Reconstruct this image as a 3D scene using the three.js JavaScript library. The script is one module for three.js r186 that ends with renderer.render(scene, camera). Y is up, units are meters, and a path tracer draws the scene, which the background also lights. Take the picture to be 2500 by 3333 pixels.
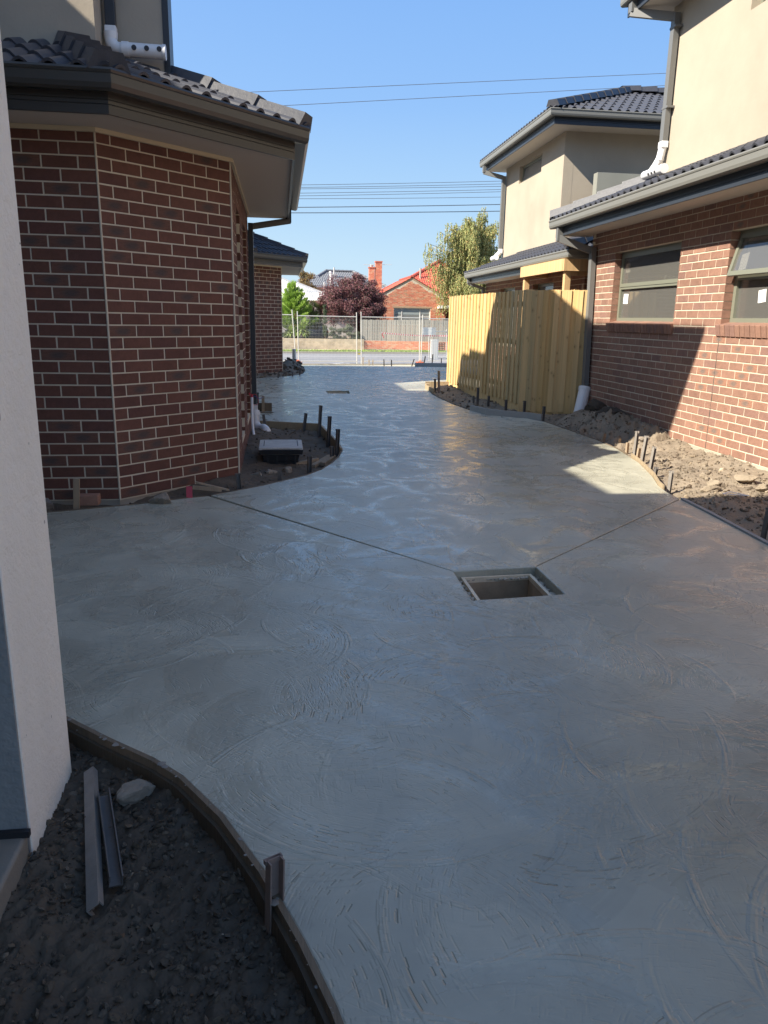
import * as THREE from 'three';
import { mergeGeometries } from 'three/addons/utils/BufferGeometryUtils.js';
import { RoundedBoxGeometry } from 'three/addons/geometries/RoundedBoxGeometry.js';

// ---------------------------------------------------------------- camera, sky, sun, exposure
const D2R = Math.PI / 180;
const scene = new THREE.Scene();
const camera = new THREE.PerspectiveCamera(68.38, 768 / 1024, 0.05, 1500);
camera.rotation.order = 'YXZ';
camera.rotation.set(-14.386 * D2R, -7.9 * D2R, 1.06 * D2R);
camera.position.set(0, 1.365, 0);

const SUN = new THREE.Vector3(-1, 0.85, 0.37).normalize();
{
  const W = 1024, H = 512, data = new Float32Array(W * H * 4);
  const EX = 2.0, keys = [[-1, .22, .21, .20], [-.06, .32, .32, .31], [0, .60, .77, .88], [.07, .52, .73, .90], [.14, .39, .63, .91], [.24, .26, .50, .90], [.36, .19, .42, .86], [.6, .14, .33, .73], [1, .11, .27, .62]].map((k) => k.map((v, i) => (i ? v / EX : v)));
  for (let j = 0; j < H; j++) {
    const el = ((j + .5) / H - .5) * Math.PI, y = Math.sin(el);
    let k = 0; while (k < keys.length - 2 && keys[k + 1][0] < y) k++;
    const A = keys[k], B = keys[k + 1], t = Math.min(1, Math.max(0, (y - A[0]) / (B[0] - A[0])));
    for (let i = 0; i < W; i++) {
      const ph = ((i + .5) / W - .5) * 2 * Math.PI, x = Math.cos(ph) * Math.cos(el), z = Math.sin(ph) * Math.cos(el);
      const c = x * SUN.x + y * SUN.y + z * SUN.z, ang = Math.acos(Math.min(1, Math.max(-1, c)));
      const glow = y > -.02 ? (1.1 * Math.exp(-ang / .17) + .42 * Math.exp(-ang / .75)) / EX : 0, o = (j * W + i) * 4;
      data[o] = A[1] + (B[1] - A[1]) * t + glow; data[o + 1] = A[2] + (B[2] - A[2]) * t + glow * .93; data[o + 2] = A[3] + (B[3] - A[3]) * t + glow * .72; data[o + 3] = 1;
    }
  }
  const sky = new THREE.DataTexture(data, W, H, THREE.RGBAFormat, THREE.FloatType);
  sky.mapping = THREE.EquirectangularReflectionMapping; sky.magFilter = sky.minFilter = THREE.LinearFilter; sky.needsUpdate = true;
  scene.background = sky; scene.environment = sky;
}
const sun = new THREE.DirectionalLight(new THREE.Color(1, .92, .78), 5.0);
sun.position.copy(SUN).multiplyScalar(60); sun.target.position.set(2, 0, -10); sun.position.add(sun.target.position);
sun.castShadow = true; sun.shadow.mapSize.set(4096, 4096);
Object.assign(sun.shadow.camera, { left: -45, right: 45, top: 45, bottom: -45, near: 1, far: 160 });
scene.add(sun, sun.target);
const renderer = new THREE.WebGLRenderer({ antialias: true });
renderer.toneMapping = THREE.LinearToneMapping; renderer.toneMappingExposure = 2.1;
renderer.shadowMap.enabled = true;

// ---------------------------------------------------------------- helpers
const V = (x, y, z) => new THREE.Vector3(x, y, z);
function rng(a) { return () => { a = (a + 0x6d2b79f5) | 0; let t = Math.imul(a ^ (a >>> 15), 1 | a); t = (t + Math.imul(t ^ (t >>> 7), 61 | t)) ^ t; return ((t ^ (t >>> 14)) >>> 0) / 4294967296; }; }
const R = rng(7), rr = (a, b, r = R) => a + (b - a) * r(), pick = (a, r = R) => a[Math.floor(r() * a.length)];
const used = new Map();
function numbered(n) { const k = used.get(n) || 0; used.set(n, k + 1); return k ? n + '_' + String(k).padStart(3, '0') : n; }
function tag(o, label, category, group, kind) { o.userData.label = label; if (category) o.userData.category = category; if (group) o.userData.group = group; if (kind) o.userData.kind = kind; return o; }
function thing(name, label, category, group) { const g = new THREE.Group(); g.name = numbered(name); tag(g, label, category, group); scene.add(g); return g; }
// pieces are built in world metres; settle() then moves the group to its base without moving what is in it
function settle(g, x, y, z) { g.position.set(x, y, z); for (const c of g.children) { c.position.x -= x; c.position.y -= y; c.position.z -= z; } return g; }
function metric(g, off = 0) { // uv in metres from the face direction
  const q = g.index ? g.toNonIndexed() : g; if (!q.attributes.normal) q.computeVertexNormals();
  const p = q.attributes.position, n = p.count, uv = new Float32Array(n * 2), a = V(), b = V(), c = V();
  for (let i = 0; i < n; i += 3) {
    a.fromBufferAttribute(p, i); b.fromBufferAttribute(p, i + 1); c.fromBufferAttribute(p, i + 2); b.sub(a); c.sub(a); b.cross(c);
    const ax = Math.abs(b.x), ay = Math.abs(b.y), az = Math.abs(b.z);
    for (let k = 0; k < 3; k++) {
      const X = p.getX(i + k), Y = p.getY(i + k), Z = p.getZ(i + k), o = (i + k) * 2;
      if (ay >= ax && ay >= az) { uv[o] = X + off; uv[o + 1] = Z + off; } else if (ax >= az) { uv[o] = Z + off; uv[o + 1] = Y + off; } else { uv[o] = X + off; uv[o + 1] = Y + off; }
    }
  }
  q.setAttribute('uv', new THREE.BufferAttribute(uv, 2));
  for (const k of Object.keys(q.attributes)) if (!['position', 'normal', 'uv', 'color'].includes(k)) q.deleteAttribute(k);
  return q;
}
function box(w, h, d, x = 0, y = 0, z = 0, ry = 0, rx = 0, rz = 0) { const g = new THREE.BoxGeometry(w, h, d); if (rz) g.rotateZ(rz); if (rx) g.rotateX(rx); if (ry) g.rotateY(ry); g.translate(x, y, z); return g; }
function rbox(w, h, d, r, x = 0, y = 0, z = 0, ry = 0) { const g = new RoundedBoxGeometry(w, h, d, 2, r); if (ry) g.rotateY(ry); g.translate(x, y, z); return g; }
const slab = (x0, x1, y0, y1, z0, z1) => box(x1 - x0, y1 - y0, z1 - z0, (x0 + x1) / 2, (y0 + y1) / 2, (z0 + z1) / 2);
function bar(a, b, w, h, twist = 0, r = 0) { // a straight bar of section w x h from a to b
  const d = b.clone().sub(a), L = d.length(), g = r ? new RoundedBoxGeometry(w, h, L, 2, r) : new THREE.BoxGeometry(w, h, L); d.normalize();
  if (twist) g.rotateZ(twist);
  const up = Math.abs(d.y) > .95 ? V(0, 0, 1) : V(0, 1, 0), x = up.clone().cross(d).normalize(), y = d.clone().cross(x);
  g.applyMatrix4(new THREE.Matrix4().makeBasis(x, y, d)); const m = a.clone().add(b).multiplyScalar(.5); g.translate(m.x, m.y, m.z); return g;
}
function tube(pts, r, seg = 24, rad = 8, smooth = true) { const c = smooth ? new THREE.CatmullRomCurve3(pts) : (() => { const k = new THREE.CurvePath(); for (let i = 0; i + 1 < pts.length; i++) k.add(new THREE.LineCurve3(pts[i], pts[i + 1])); return k; })(); return new THREE.TubeGeometry(c, seg, r, rad, false); }
function cyl(a, b, r0, r1 = r0, n = 16) { const d = b.clone().sub(a), L = d.length(), g = new THREE.CylinderGeometry(r1, r0, L, n); g.applyQuaternion(new THREE.Quaternion().setFromUnitVectors(V(0, 1, 0), d.normalize())); const m = a.clone().add(b).multiplyScalar(.5); g.translate(m.x, m.y, m.z); return g; }
function join(list) { return mergeGeometries(list.map((g) => { const q = g.index ? g.toNonIndexed() : g; if (!q.attributes.uv) metric(q); for (const k of Object.keys(q.attributes)) if (!['position', 'normal', 'uv'].includes(k)) q.deleteAttribute(k); return q; })); }
function part(name, geos, material, parent, keepUv) {
  let g = Array.isArray(geos) ? join(geos) : geos; if (!keepUv) g = metric(g);
  const m = new THREE.Mesh(g, material); m.name = parent ? name : numbered(name); m.castShadow = m.receiveShadow = true; (parent || scene).add(m); return m;
}
function structure(name, geos, material, label, keepUv) { const m = part(name, geos, material, null, keepUv); m.userData.kind = 'structure'; if (label) m.userData.label = label; return m; }
// sweep of a profile [[out, up], ...] along a level path; out is to the left of the walking direction seen from above with z down
function sweep(profile, path, capped = true) {
  const n = path.length, outs = path.map((p, i) => {
    const f = (a, b) => { const x = b.x - a.x, z = b.z - a.z, l = Math.hypot(x, z); return [-z / l, x / l]; };
    const A = i ? f(path[i - 1], p) : null, B = i < n - 1 ? f(p, path[i + 1]) : null, a = A || B, b = B || A, k = 1 + a[0] * b[0] + a[1] * b[1];
    return [(a[0] + b[0]) / k, (a[1] + b[1]) / k];
  });
  const P = (i, q) => [path[i].x + outs[i][0] * q[0], path[i].y + q[1], path[i].z + outs[i][1] * q[0]], pos = [];
  for (let i = 0; i + 1 < n; i++) for (let j = 0; j + 1 < profile.length; j++) { const a = P(i, profile[j]), b = P(i + 1, profile[j]), c = P(i + 1, profile[j + 1]), d = P(i, profile[j + 1]); pos.push(...a, ...c, ...b, ...a, ...d, ...c); }
  if (capped) for (const i of [0, n - 1]) { const sh = THREE.ShapeUtils.triangulateShape(profile.map((q) => new THREE.Vector2(q[0], q[1])), []); for (const t of sh) for (const k of i ? t : [t[0], t[2], t[1]]) pos.push(...P(i, profile[k])); }
  const g = new THREE.BufferGeometry(); g.setAttribute('position', new THREE.Float32BufferAttribute(pos, 3)); g.computeVertexNormals(); return g;
}
function flat(pts, y, holes = []) { const s = new THREE.Shape(pts.map((p) => new THREE.Vector2(p[0], -p[1]))); for (const h of holes) s.holes.push(new THREE.Path(h.map((p) => new THREE.Vector2(p[0], -p[1])))); const g = new THREE.ShapeGeometry(s); g.rotateX(-Math.PI / 2); g.translate(0, y, 0); return g; }
function prism(pts, y0, y1, bevel = 0) { const s = new THREE.Shape(pts.map((p) => new THREE.Vector2(p[0], -p[1]))), g = new THREE.ExtrudeGeometry(s, { depth: y1 - y0, bevelEnabled: !!bevel, bevelSize: bevel, bevelThickness: bevel, bevelOffset: -bevel, bevelSegments: 2 }); g.rotateX(-Math.PI / 2); g.translate(0, y0, 0); return g; }
function poly3(pts) { const g = new THREE.BufferGeometry(), pos = []; for (let i = 1; i + 1 < pts.length; i++) for (const k of [0, i, i + 1]) pos.push(...pts[k]); g.setAttribute('position', new THREE.Float32BufferAttribute(pos, 3)); g.computeVertexNormals(); return g; }

// ---------------------------------------------------------------- noise and textures
function lattice(seed, n) { const r = rng(seed), a = new Float32Array(n * n); for (let i = 0; i < a.length; i++) a[i] = r(); return (u, v) => { u = (u - Math.floor(u)) * n; v = (v - Math.floor(v)) * n; const i = Math.floor(u) % n, j = Math.floor(v) % n, x = u - Math.floor(u), y = v - Math.floor(v), s = x * x * (3 - 2 * x), t = y * y * (3 - 2 * y), i1 = (i + 1) % n, j1 = (j + 1) % n; return (a[j * n + i] * (1 - s) + a[j * n + i1] * s) * (1 - t) + (a[j1 * n + i] * (1 - s) + a[j1 * n + i1] * s) * t; }; }
function fbm(seed, n0, oct, gain = .5) { const L = []; for (let k = 0; k < oct; k++) L.push(lattice(seed + k * 17, n0 << k)); let tot = 0; for (let k = 0; k < oct; k++) tot += gain ** k; return (u, v) => { let s = 0; for (let k = 0; k < oct; k++) s += L[k](u, v) * gain ** k; return s / tot; }; }
function tex(w, h, f, srgb, rep = 1, repV = rep) {
  const d = new Uint8Array(w * h * 4);
  for (let j = 0; j < h; j++) for (let i = 0; i < w; i++) { const c = f((i + .5) / w, (j + .5) / h), o = (j * w + i) * 4; if (typeof c === 'number') { d[o] = d[o + 1] = d[o + 2] = Math.max(0, Math.min(255, c * 255)); } else for (let k = 0; k < 3; k++) d[o + k] = Math.max(0, Math.min(255, c[k] * 255)); d[o + 3] = 255; }
  const t = new THREE.DataTexture(d, w, h); t.wrapS = t.wrapT = THREE.RepeatWrapping; t.magFilter = THREE.LinearFilter; t.minFilter = THREE.LinearMipmapLinearFilter; t.generateMipmaps = true; if (srgb) t.colorSpace = THREE.SRGBColorSpace; t.repeat.set(rep, repV); t.needsUpdate = true; return t;
}
function canvasTex(c, srgb, rep = 1, repV = rep) { const t = new THREE.CanvasTexture(c); t.wrapS = t.wrapT = THREE.RepeatWrapping; t.magFilter = THREE.LinearFilter; if (srgb) t.colorSpace = THREE.SRGBColorSpace; t.repeat.set(rep, repV); return t; }
const S = (l) => (l <= .0031308 ? l * 12.92 : 1.055 * l ** (1 / 2.4) - .055);   // linear to stored value
const mul = (a, k) => (typeof k === 'number' ? a.map((x) => S(x * k)) : a.map((x, i) => S(x * k[i])));
function mat(c, o = {}) { const M = o.physical ? THREE.MeshPhysicalMaterial : THREE.MeshStandardMaterial; const p = { ...o }; delete p.physical; const m = new M({ roughness: .85, metalness: 0, side: THREE.DoubleSide, ...p }); if (c) m.color.setRGB(c[0], c[1], c[2]); return m; }
// grain: brick and tile faces
const fG = fbm(11, 8, 6, .62), fG2 = fbm(31, 4, 4), fS = fbm(51, 16, 5, .75), fL = fbm(71, 4, 5, .5);
const grainBump = tex(512, 512, (u, v) => { const a = fG(u, v), s = fS(u * 2, v * 2); return .5 + (a - .5) * .9 - Math.max(0, s - .6) * 1.6; }, false, 2.5);
const grainMap = tex(512, 512, (u, v) => { const k = .72 + .5 * fG(u, v) - .5 * Math.max(0, fS(u, v) - .58); return mul([.9, .9, .9], k); }, true, 2.2);
const renderBump = tex(1024, 1024, (u, v) => .5 + (fS(u * 2, v * 2) - .5) * .5 + (fG2(u, v) - .5) * .5, false, 1.3);
const renderMap = tex(512, 512, (u, v) => { const k = .93 + .14 * (fL(u, v) - .5) * 2 + .06 * (fG(u, v) - .5) + .05 * (fS(u, v) - .5); return mul([.95, .95, .95], k); }, true, .35);
const specks = (() => { const q = rng(909), a = []; for (let i = 0; i < 46; i++) a.push([q(), q(), .002 + .004 * q() * q(), .6 + 3.5 * q() * q(), .25 + .5 * q()]); return a; })();
const pillarMap = tex(512, 1024, (u, v) => { let sp = 0; for (const [a, b, c, e, d] of specks) { const w = Math.hypot((u - a) / c, (v - b) / (c * e * .5)); if (w < 1) sp = Math.max(sp, d); } const s = fL(u * 2, v), st = Math.max(0, fbmStain(u, v) - .66) * 1.3, k = .92 + .1 * (s - .5) - st; return mul([.95, .94, .92], Math.max(.4, k) * (1 - sp)); }, true, .9, .45);
function fbmStain(u, v) { return .6 * fG(u * 1, v * .5) + .4 * fG2(u * 3, v); }
const knots = (() => { const q = rng(404), a = []; for (let i = 0; i < 9; i++) a.push([q(), q(), .035 + .04 * q()]); return a; })();
const woodMap = tex(256, 1024, (u, v) => { let kd = 0; for (const [a, b, c] of knots) { const x = (Math.abs(u - a) > .5 ? 1 - Math.abs(u - a) : Math.abs(u - a)) / c, y = (Math.abs(v - b) > .5 ? 1 - Math.abs(v - b) : Math.abs(v - b)) / (c * .17), e = Math.hypot(x, y); kd = Math.max(kd, Math.max(0, 1 - e) ** .5 * .75, e < 1.9 ? .25 * (1 - Math.abs(e - 1.3) / .6) : 0); } const w = fL(u, v * .25) * .09, g = fS(u + w, v * .0625 + .1), l = fG2(u * 2 + w, v * .125); let k = .62 + .42 * g + .25 * (l - .5); k *= 1 - .6 * kd; return [S(.93 * Math.max(.3, k)), S(.9 * Math.max(.25, k - .05 * kd)), S(.84 * Math.max(.2, k - .1 * kd))]; }, true, 4, .5);
const woodBump = tex(256, 512, (u, v) => fS(u, v * .0625), false, 4, .5);
const soilMap = tex(1024, 1024, (u, v) => { const a = fG(u, v), s = fS(u, v), k = .45 + .75 * a + .35 * (s - .5); const w = fL(u, v); return [S(.9 * k), S(.84 * k * (1 - .06 * w)), S(.76 * k * (1 - .12 * w))]; }, true, .55);
const soilBump = tex(1024, 1024, (u, v) => { const s = fS(u * 1, v * 1), a = fG(u, v); return .5 * a + .5 * s; }, false, .8);
const asphaltMap = tex(512, 512, (u, v) => { const k = .75 + .4 * fS(u, v) + .2 * (fL(u, v) - .5); return mul([.9, .9, .92], k); }, true, .4);
// trowelled concrete: fans of comb lines for relief, and a broad map of swirls, with sky sheen put in as faint pale rims
function fans(c, W, count, seed, rMin, rMax, draw) { const r = rng(seed); for (let k = 0; k < count; k++) { const x = r() * W, y = r() * W, R0 = rMin + (rMax - rMin) * r(), a0 = r() * 6.283, sp = .8 + 1.3 * r(), q = [r(), r(), r()]; for (const dx of [-W, 0, W]) for (const dy of [-W, 0, W]) { if (x + dx < -R0 * 2 || x + dx > W + R0 * 2 || y + dy < -R0 * 2 || y + dy > W + R0 * 2) continue; draw(c, x + dx, y + dy, R0, a0, sp, q, rng(seed + k * 91)); } } }
const combBump = (() => {
  const W = 2048, cv = document.createElement('canvas'); cv.width = cv.height = W; const c = cv.getContext('2d'); c.fillStyle = '#808080'; c.fillRect(0, 0, W, W);
  fans(c, W, 300, 5, 110, 430, (c, x, y, R0, a0, sp, q, r) => {
    const wd = 80 + 130 * q[0], g = 122 + Math.floor(14 * q[1]), str = .25 + .75 * q[2] * q[2];
    c.strokeStyle = `rgba(${g},${g},${g},.5)`; c.lineWidth = wd; c.beginPath(); c.arc(x, y, R0, a0, a0 + sp); c.stroke();
    const n = Math.floor(wd / 6);
    for (let i = 0; i < n; i++) { // torn dashes left by the comb, and faint raised lines beside them
      const rad = Math.max(6, R0 - wd / 2 + i * 6 + (r() - .5) * 5); let a = a0 + r() * .15;
      while (a < a0 + sp) { const l = (8 + 46 * r() * r()) / rad, k = r(); if (k < .5) { c.strokeStyle = `rgba(10,10,10,${(.2 + .75 * r()) * str})`; c.lineWidth = 1.3 + 2 * r(); c.beginPath(); c.arc(x, y, rad, a, a + l); c.stroke(); } else if (k < .75) { c.strokeStyle = `rgba(200,200,200,${.25 * str})`; c.lineWidth = 2 + 2 * r(); c.beginPath(); c.arc(x, y, rad, a, a + l * 1.5); c.stroke(); } a += l + (4 + 40 * r()) / rad; }
    }
    if (q[1] > .35) for (let k = 0; k < 3; k++) { let a = a0 + r() * .2; while (a < a0 + sp) { const st = (20 + 60 * r()) / R0; c.strokeStyle = `rgba(240,240,240,${.12 + .34 * r()})`; c.lineWidth = 3 + 8 * r(); c.beginPath(); c.arc(x, y, R0 + wd / 2 + (r() - .5) * 16, a, a + st); c.stroke(); a += st * .8; } }
  });
  return canvasTex(cv, false, 1 / 2.9);
})();
function swirl(seed, base, lo, hi, edge, veil) {
  const W = 2048, cv = document.createElement('canvas'); cv.width = cv.height = W; const c = cv.getContext('2d'); c.fillStyle = `rgb(${base},${base},${base})`; c.fillRect(0, 0, W, W);
  fans(c, W, 1150, seed, 28, 120, (c, x, y, R0, a0, sp, q, r) => {
    const wd = 20 + 60 * q[0], g = lo + Math.floor((hi - lo) * q[1]); c.strokeStyle = `rgba(${g},${g},${g},.40)`; c.lineWidth = wd; c.beginPath(); c.arc(x, y, R0, a0, a0 + sp); c.stroke();
    for (let i = 0; i < wd / 3; i++) { const rad = Math.max(2, R0 - wd / 2 + i * 3 + r() * 2), dk = r() < .55, h = dk ? lo - 25 : hi; c.strokeStyle = `rgba(${h},${h},${h},${.08 + .22 * r()})`; c.lineWidth = .8 + .8 * r(); const b = a0 + sp * r() * .7; c.beginPath(); c.arc(x, y, rad, b, b + sp * (.1 + .25 * r())); c.stroke(); }
    if (q[2] > .15) { // rim of a stroke: a soft ragged veil, pale in colour to imitate sky sheen
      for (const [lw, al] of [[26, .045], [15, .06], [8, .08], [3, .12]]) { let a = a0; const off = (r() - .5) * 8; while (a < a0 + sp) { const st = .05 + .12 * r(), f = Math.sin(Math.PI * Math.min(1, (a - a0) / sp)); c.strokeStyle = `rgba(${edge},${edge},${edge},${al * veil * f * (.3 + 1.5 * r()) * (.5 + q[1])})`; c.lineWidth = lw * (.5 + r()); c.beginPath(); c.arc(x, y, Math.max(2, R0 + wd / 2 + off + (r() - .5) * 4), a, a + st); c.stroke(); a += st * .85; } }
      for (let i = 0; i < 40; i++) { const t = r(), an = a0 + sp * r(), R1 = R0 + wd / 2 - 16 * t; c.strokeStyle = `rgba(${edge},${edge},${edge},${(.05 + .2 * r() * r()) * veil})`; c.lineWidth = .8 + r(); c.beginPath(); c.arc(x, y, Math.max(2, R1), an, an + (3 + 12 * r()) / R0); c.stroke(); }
    }
  });
  const im = c.getImageData(0, 0, W, W), d = im.data, T = new Float32Array(1024 * 1024); for (let j = 0; j < 1024; j++) for (let i = 0; i < 1024; i++) T[j * 1024 + i] = .20 * (fL(i / 1024, j / 1024) - .5) * 2 + .16 * (fG(i / 1024, j / 1024) - .5) + .10 * (fS(i / 512, j / 512) - .5);
  for (let j = 0; j < W; j++) for (let i = 0; i < W; i++) { const o = (j * W + i) * 4, k = 1 + T[(j >> 1) * 1024 + (i >> 1)]; for (let q = 0; q < 3; q++) d[o + q] = Math.max(0, Math.min(255, d[o + q] * k)); }
  c.putImageData(im, 0, 0); return cv;
}
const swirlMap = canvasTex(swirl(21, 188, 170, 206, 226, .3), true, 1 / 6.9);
const swirlRough = canvasTex(swirl(21, 168, 88, 232, 0, 3.2), false, 1 / 6.9);

// ---------------------------------------------------------------- materials
const M = {
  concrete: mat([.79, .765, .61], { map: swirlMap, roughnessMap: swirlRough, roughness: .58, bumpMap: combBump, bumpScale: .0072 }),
  concretePlain: mat([.36, .35, .33], { map: renderMap, bumpMap: renderBump, bumpScale: .004, roughness: .8 }),
  concreteDark: mat([.17, .17, .165], { map: renderMap, bumpMap: soilBump, bumpScale: .008, roughness: .75 }),
  concretePale: mat([.46, .41, .33], { map: renderMap, bumpMap: renderBump, bumpScale: .004, roughness: .9 }),
  soil: mat([.315, .28, .232], { map: soilMap, bumpMap: soilBump, bumpScale: .03, roughness: .95 }),
  soilDark: mat([.10, .084, .065], { map: soilMap, bumpMap: soilBump, bumpScale: .022, roughness: .8 }),
  mortar: mat([.70, .61, .47], { map: renderMap, bumpMap: soilBump, bumpScale: .004, roughness: .95 }),
  beige: mat([.47, .405, .32], { map: renderMap, bumpMap: renderBump, bumpScale: .0025, roughness: .92 }),
  pillar: mat([.92, .88, .80], { map: pillarMap, bumpMap: renderBump, bumpScale: .008, roughness: .9 }),
  greyRender: mat([.33, .33, .33], { map: renderMap, bumpMap: renderBump, bumpScale: .004, roughness: .9 }),
  soffit: mat([.58, .52, .45], { roughness: .8 }), cream: mat([.62, .54, .38], { roughness: .7 }),
  gutter: mat([.055, .052, .047], { roughness: .28 }), fascia: mat([.05, .047, .043], { roughness: .33 }),
  gutterDark: mat([.035, .045, .062], { roughness: .4 }),
  gutterPale: mat([.19, .187, .17], { roughness: .42 }), fasciaDark: mat([.035, .042, .055], { roughness: .42 }),
  pipeDark: mat([.03, .033, .04], { roughness: .4 }), pipeGrey: mat([.16, .16, .155], { roughness: .42 }),
  pvc: mat([.78, .78, .79], { roughness: .38 }), pvcDark: mat([.03, .03, .035], { roughness: .6 }),
  frame: mat([.19, .195, .15], { roughness: .4 }), frameWhite: mat([.72, .70, .66], { roughness: .5 }),
  glass: mat([.66, .65, .62], { physical: true, transmission: .88, thickness: 0, roughness: .03, ior: 1.52 }),
  glassSky: mat([.20, .205, .20], { roughness: .08, metalness: 0 }),
  plaster: mat([.50, .46, .38], { roughness: .9 }), interior: mat([.30, .27, .22], { roughness: .9 }),
  paper: mat([.86, .86, .84], { roughness: .8 }),
  tileDark: mat([.062, .064, .078], { map: grainMap, bumpMap: grainBump, bumpScale: .002, roughness: .5 }),
  tileRed: mat([.56, .125, .08], { map: grainMap, roughness: .6 }), tileGrey: mat([.19, .20, .225], { map: grainMap, roughness: .6 }),
  sarking: mat([.03, .03, .035], { roughness: .8 }),
  steel: mat([.15, .135, .125], { map: grainMap, bumpMap: grainBump, bumpScale: .002, roughness: .6, metalness: .3 }),
  steelPale: mat([.30, .27, .24], { map: grainMap, bumpMap: grainBump, bumpScale: .002, roughness: .55, metalness: .2 }),
  rust: mat([.25, .185, .155], { map: grainMap, bumpMap: grainBump, bumpScale: .002, roughness: .7 }),
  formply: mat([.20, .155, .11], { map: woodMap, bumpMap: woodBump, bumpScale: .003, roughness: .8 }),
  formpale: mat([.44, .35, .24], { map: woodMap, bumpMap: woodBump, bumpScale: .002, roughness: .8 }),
  rawTimber: mat([.80, .55, .30], { map: woodMap, roughness: .7 }), peg: mat([.42, .33, .24], { map: woodMap, bumpMap: woodBump, bumpScale: .002, roughness: .85 }),
  galv: mat([.62, .60, .56], { roughness: .4, metalness: .25 }), plasticBlack: mat([.022, .023, .026], { roughness: .5 }), lidGrey: mat([.62, .61, .58], { map: grainMap, bumpMap: grainBump, bumpScale: .004, roughness: .75 }),
  orange: mat([.55, .14, .07], { roughness: .6 }), red: mat([.55, .035, .05], { roughness: .6 }), blue: mat([.05, .08, .35], { roughness: .5 }), black: mat([.02, .02, .022], { roughness: .6 }),
  asphalt: mat([.26, .26, .27], { map: asphaltMap, roughness: .9 }), paint: mat([.78, .78, .76], { roughness: .7 }), verge: mat([.20, .28, .05], { map: soilMap, roughness: .95 }),
  path: mat([.62, .54, .38], { map: renderMap, roughness: .9 }), wall: mat([.60, .54, .45], { map: soilMap, roughness: .9 }),
  greyFence: mat([.30, .29, .28], { map: woodMap, roughness: .9 }), metalRoof: mat([.78, .77, .74], { roughness: .4 }),
  bark: mat([.16, .10, .07], { map: soilMap, roughness: .95 }), wire: mat([.10, .11, .13], { roughness: .6 }), white: mat([.8, .8, .78], { roughness: .6 }),
  rock: mat([.36, .34, .31], { map: soilMap, bumpMap: soilBump, bumpScale: .01, roughness: .95 }), rubble: mat([.37, .335, .28], { map: soilMap, bumpMap: soilBump, bumpScale: .012, roughness: .95 }), clod: mat([.085, .075, .065], { map: soilMap, roughness: .95 }),
};
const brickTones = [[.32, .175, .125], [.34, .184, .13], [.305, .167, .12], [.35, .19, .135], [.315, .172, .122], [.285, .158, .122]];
const shadeTones = brickTones.map((c) => [c[0] * .53, c[1] * .42, c[2] * .42]);  // shade put into the colour: the same brick darkened for the left houses
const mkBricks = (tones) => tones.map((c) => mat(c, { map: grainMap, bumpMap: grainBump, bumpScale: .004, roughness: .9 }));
const brickMats = mkBricks(brickTones), shadeMats = mkBricks(shadeTones);
const brickBlue = [], shadeBlue = [];   // a smoked patch burnt on the face of some bricks, as in the photograph
{
  const blot = tex(256, 128, (u, v) => { const w = .12 * (fG(u, v) - .5), d = Math.hypot((u - .5 + w) / .22, (v - .5 + w) / .34), k = Math.max(0, Math.min(1, 1.5 - d)) * (.5 + .6 * fS(u, v)), g = .72 + .5 * fG(u, v) - .4 * Math.max(0, fS(u, v) - .58); const a = [.33, .168, .112], b = [.17, .14, .12]; return a.map((x, i) => S((x * (1 - k) + b[i] * k) * g * 1.05)); }, true, 1, 1);
  for (let k = 0; k < 2; k++) { const t = blot.clone(); t.wrapS = t.wrapT = THREE.ClampToEdgeWrapping; shadeBlue.push(mat([.50, .48, .52], { map: t, bumpMap: grainBump, bumpScale: .004, roughness: .9 })); brickBlue.push(mat([1, 1, 1], { map: t, bumpMap: grainBump, bumpScale: .004, roughness: .9 })); }
}
const brickVC = mat([1, 1, 1], { vertexColors: true, map: grainMap, bumpMap: grainBump, bumpScale: .004, roughness: .9 });
const redVC = mat([1, 1, 1], { vertexColors: true, map: grainMap, roughness: .9 });

// ---------------------------------------------------------------- brickwork
const BL = .23, BH = .076, MJ = .01, CO = .086, MODULE = .24;
const brickCache = new Map();
function brickGeo(len, deep, variant, h = BH) { // front on +z at 0, depth behind, chamfered front arris
  const key = [len.toFixed(3), deep, variant, h].join(); if (brickCache.has(key)) return brickCache.get(key);
  const r = rng(variant * 77 + 5), c = .004, j = () => (r() - .5) * .003, x = len / 2, y = h / 2;
  const f = [[-x + c, -y + c], [x - c, -y + c], [x - c, y - c], [-x + c, y - c]].map((p) => [p[0] + j(), p[1] + j(), j() * .4]), o = [[-x, -y], [x, -y], [x, y], [-x, y]].map((p) => [p[0] + j() * .5, p[1] + j() * .5, -c]), b = o.map((p) => [p[0], p[1], -deep]);
  const pos = [], q = (A, B, C, Dd) => pos.push(...A, ...B, ...C, ...A, ...C, ...Dd);
  q(...f); for (let i = 0; i < 4; i++) { const k = (i + 1) % 4; q(o[i], o[k], f[k], f[i]); q(b[i], b[k], o[k], o[i]); }
  const g = new THREE.BufferGeometry(); g.setAttribute('position', new THREE.Float32BufferAttribute(pos, 3)); g.computeVertexNormals(); metric(g, variant * .37);
  brickCache.set(key, g); return g;
}
let blotGeo = null;
function blotBrick(len) { const key = 'blot' + len.toFixed(3); if (!brickCache.has(key)) { const g = brickGeo(len, .03, 1).clone(), p = g.attributes.position, uv = new Float32Array(p.count * 2); for (let i = 0; i < p.count; i++) { uv[i * 2] = p.getX(i) / BL + .5; uv[i * 2 + 1] = p.getY(i) / BH + .5; } g.setAttribute('uv', new THREE.BufferAttribute(uv, 2)); brickCache.set(key, g); } return brickCache.get(key); }
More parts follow.
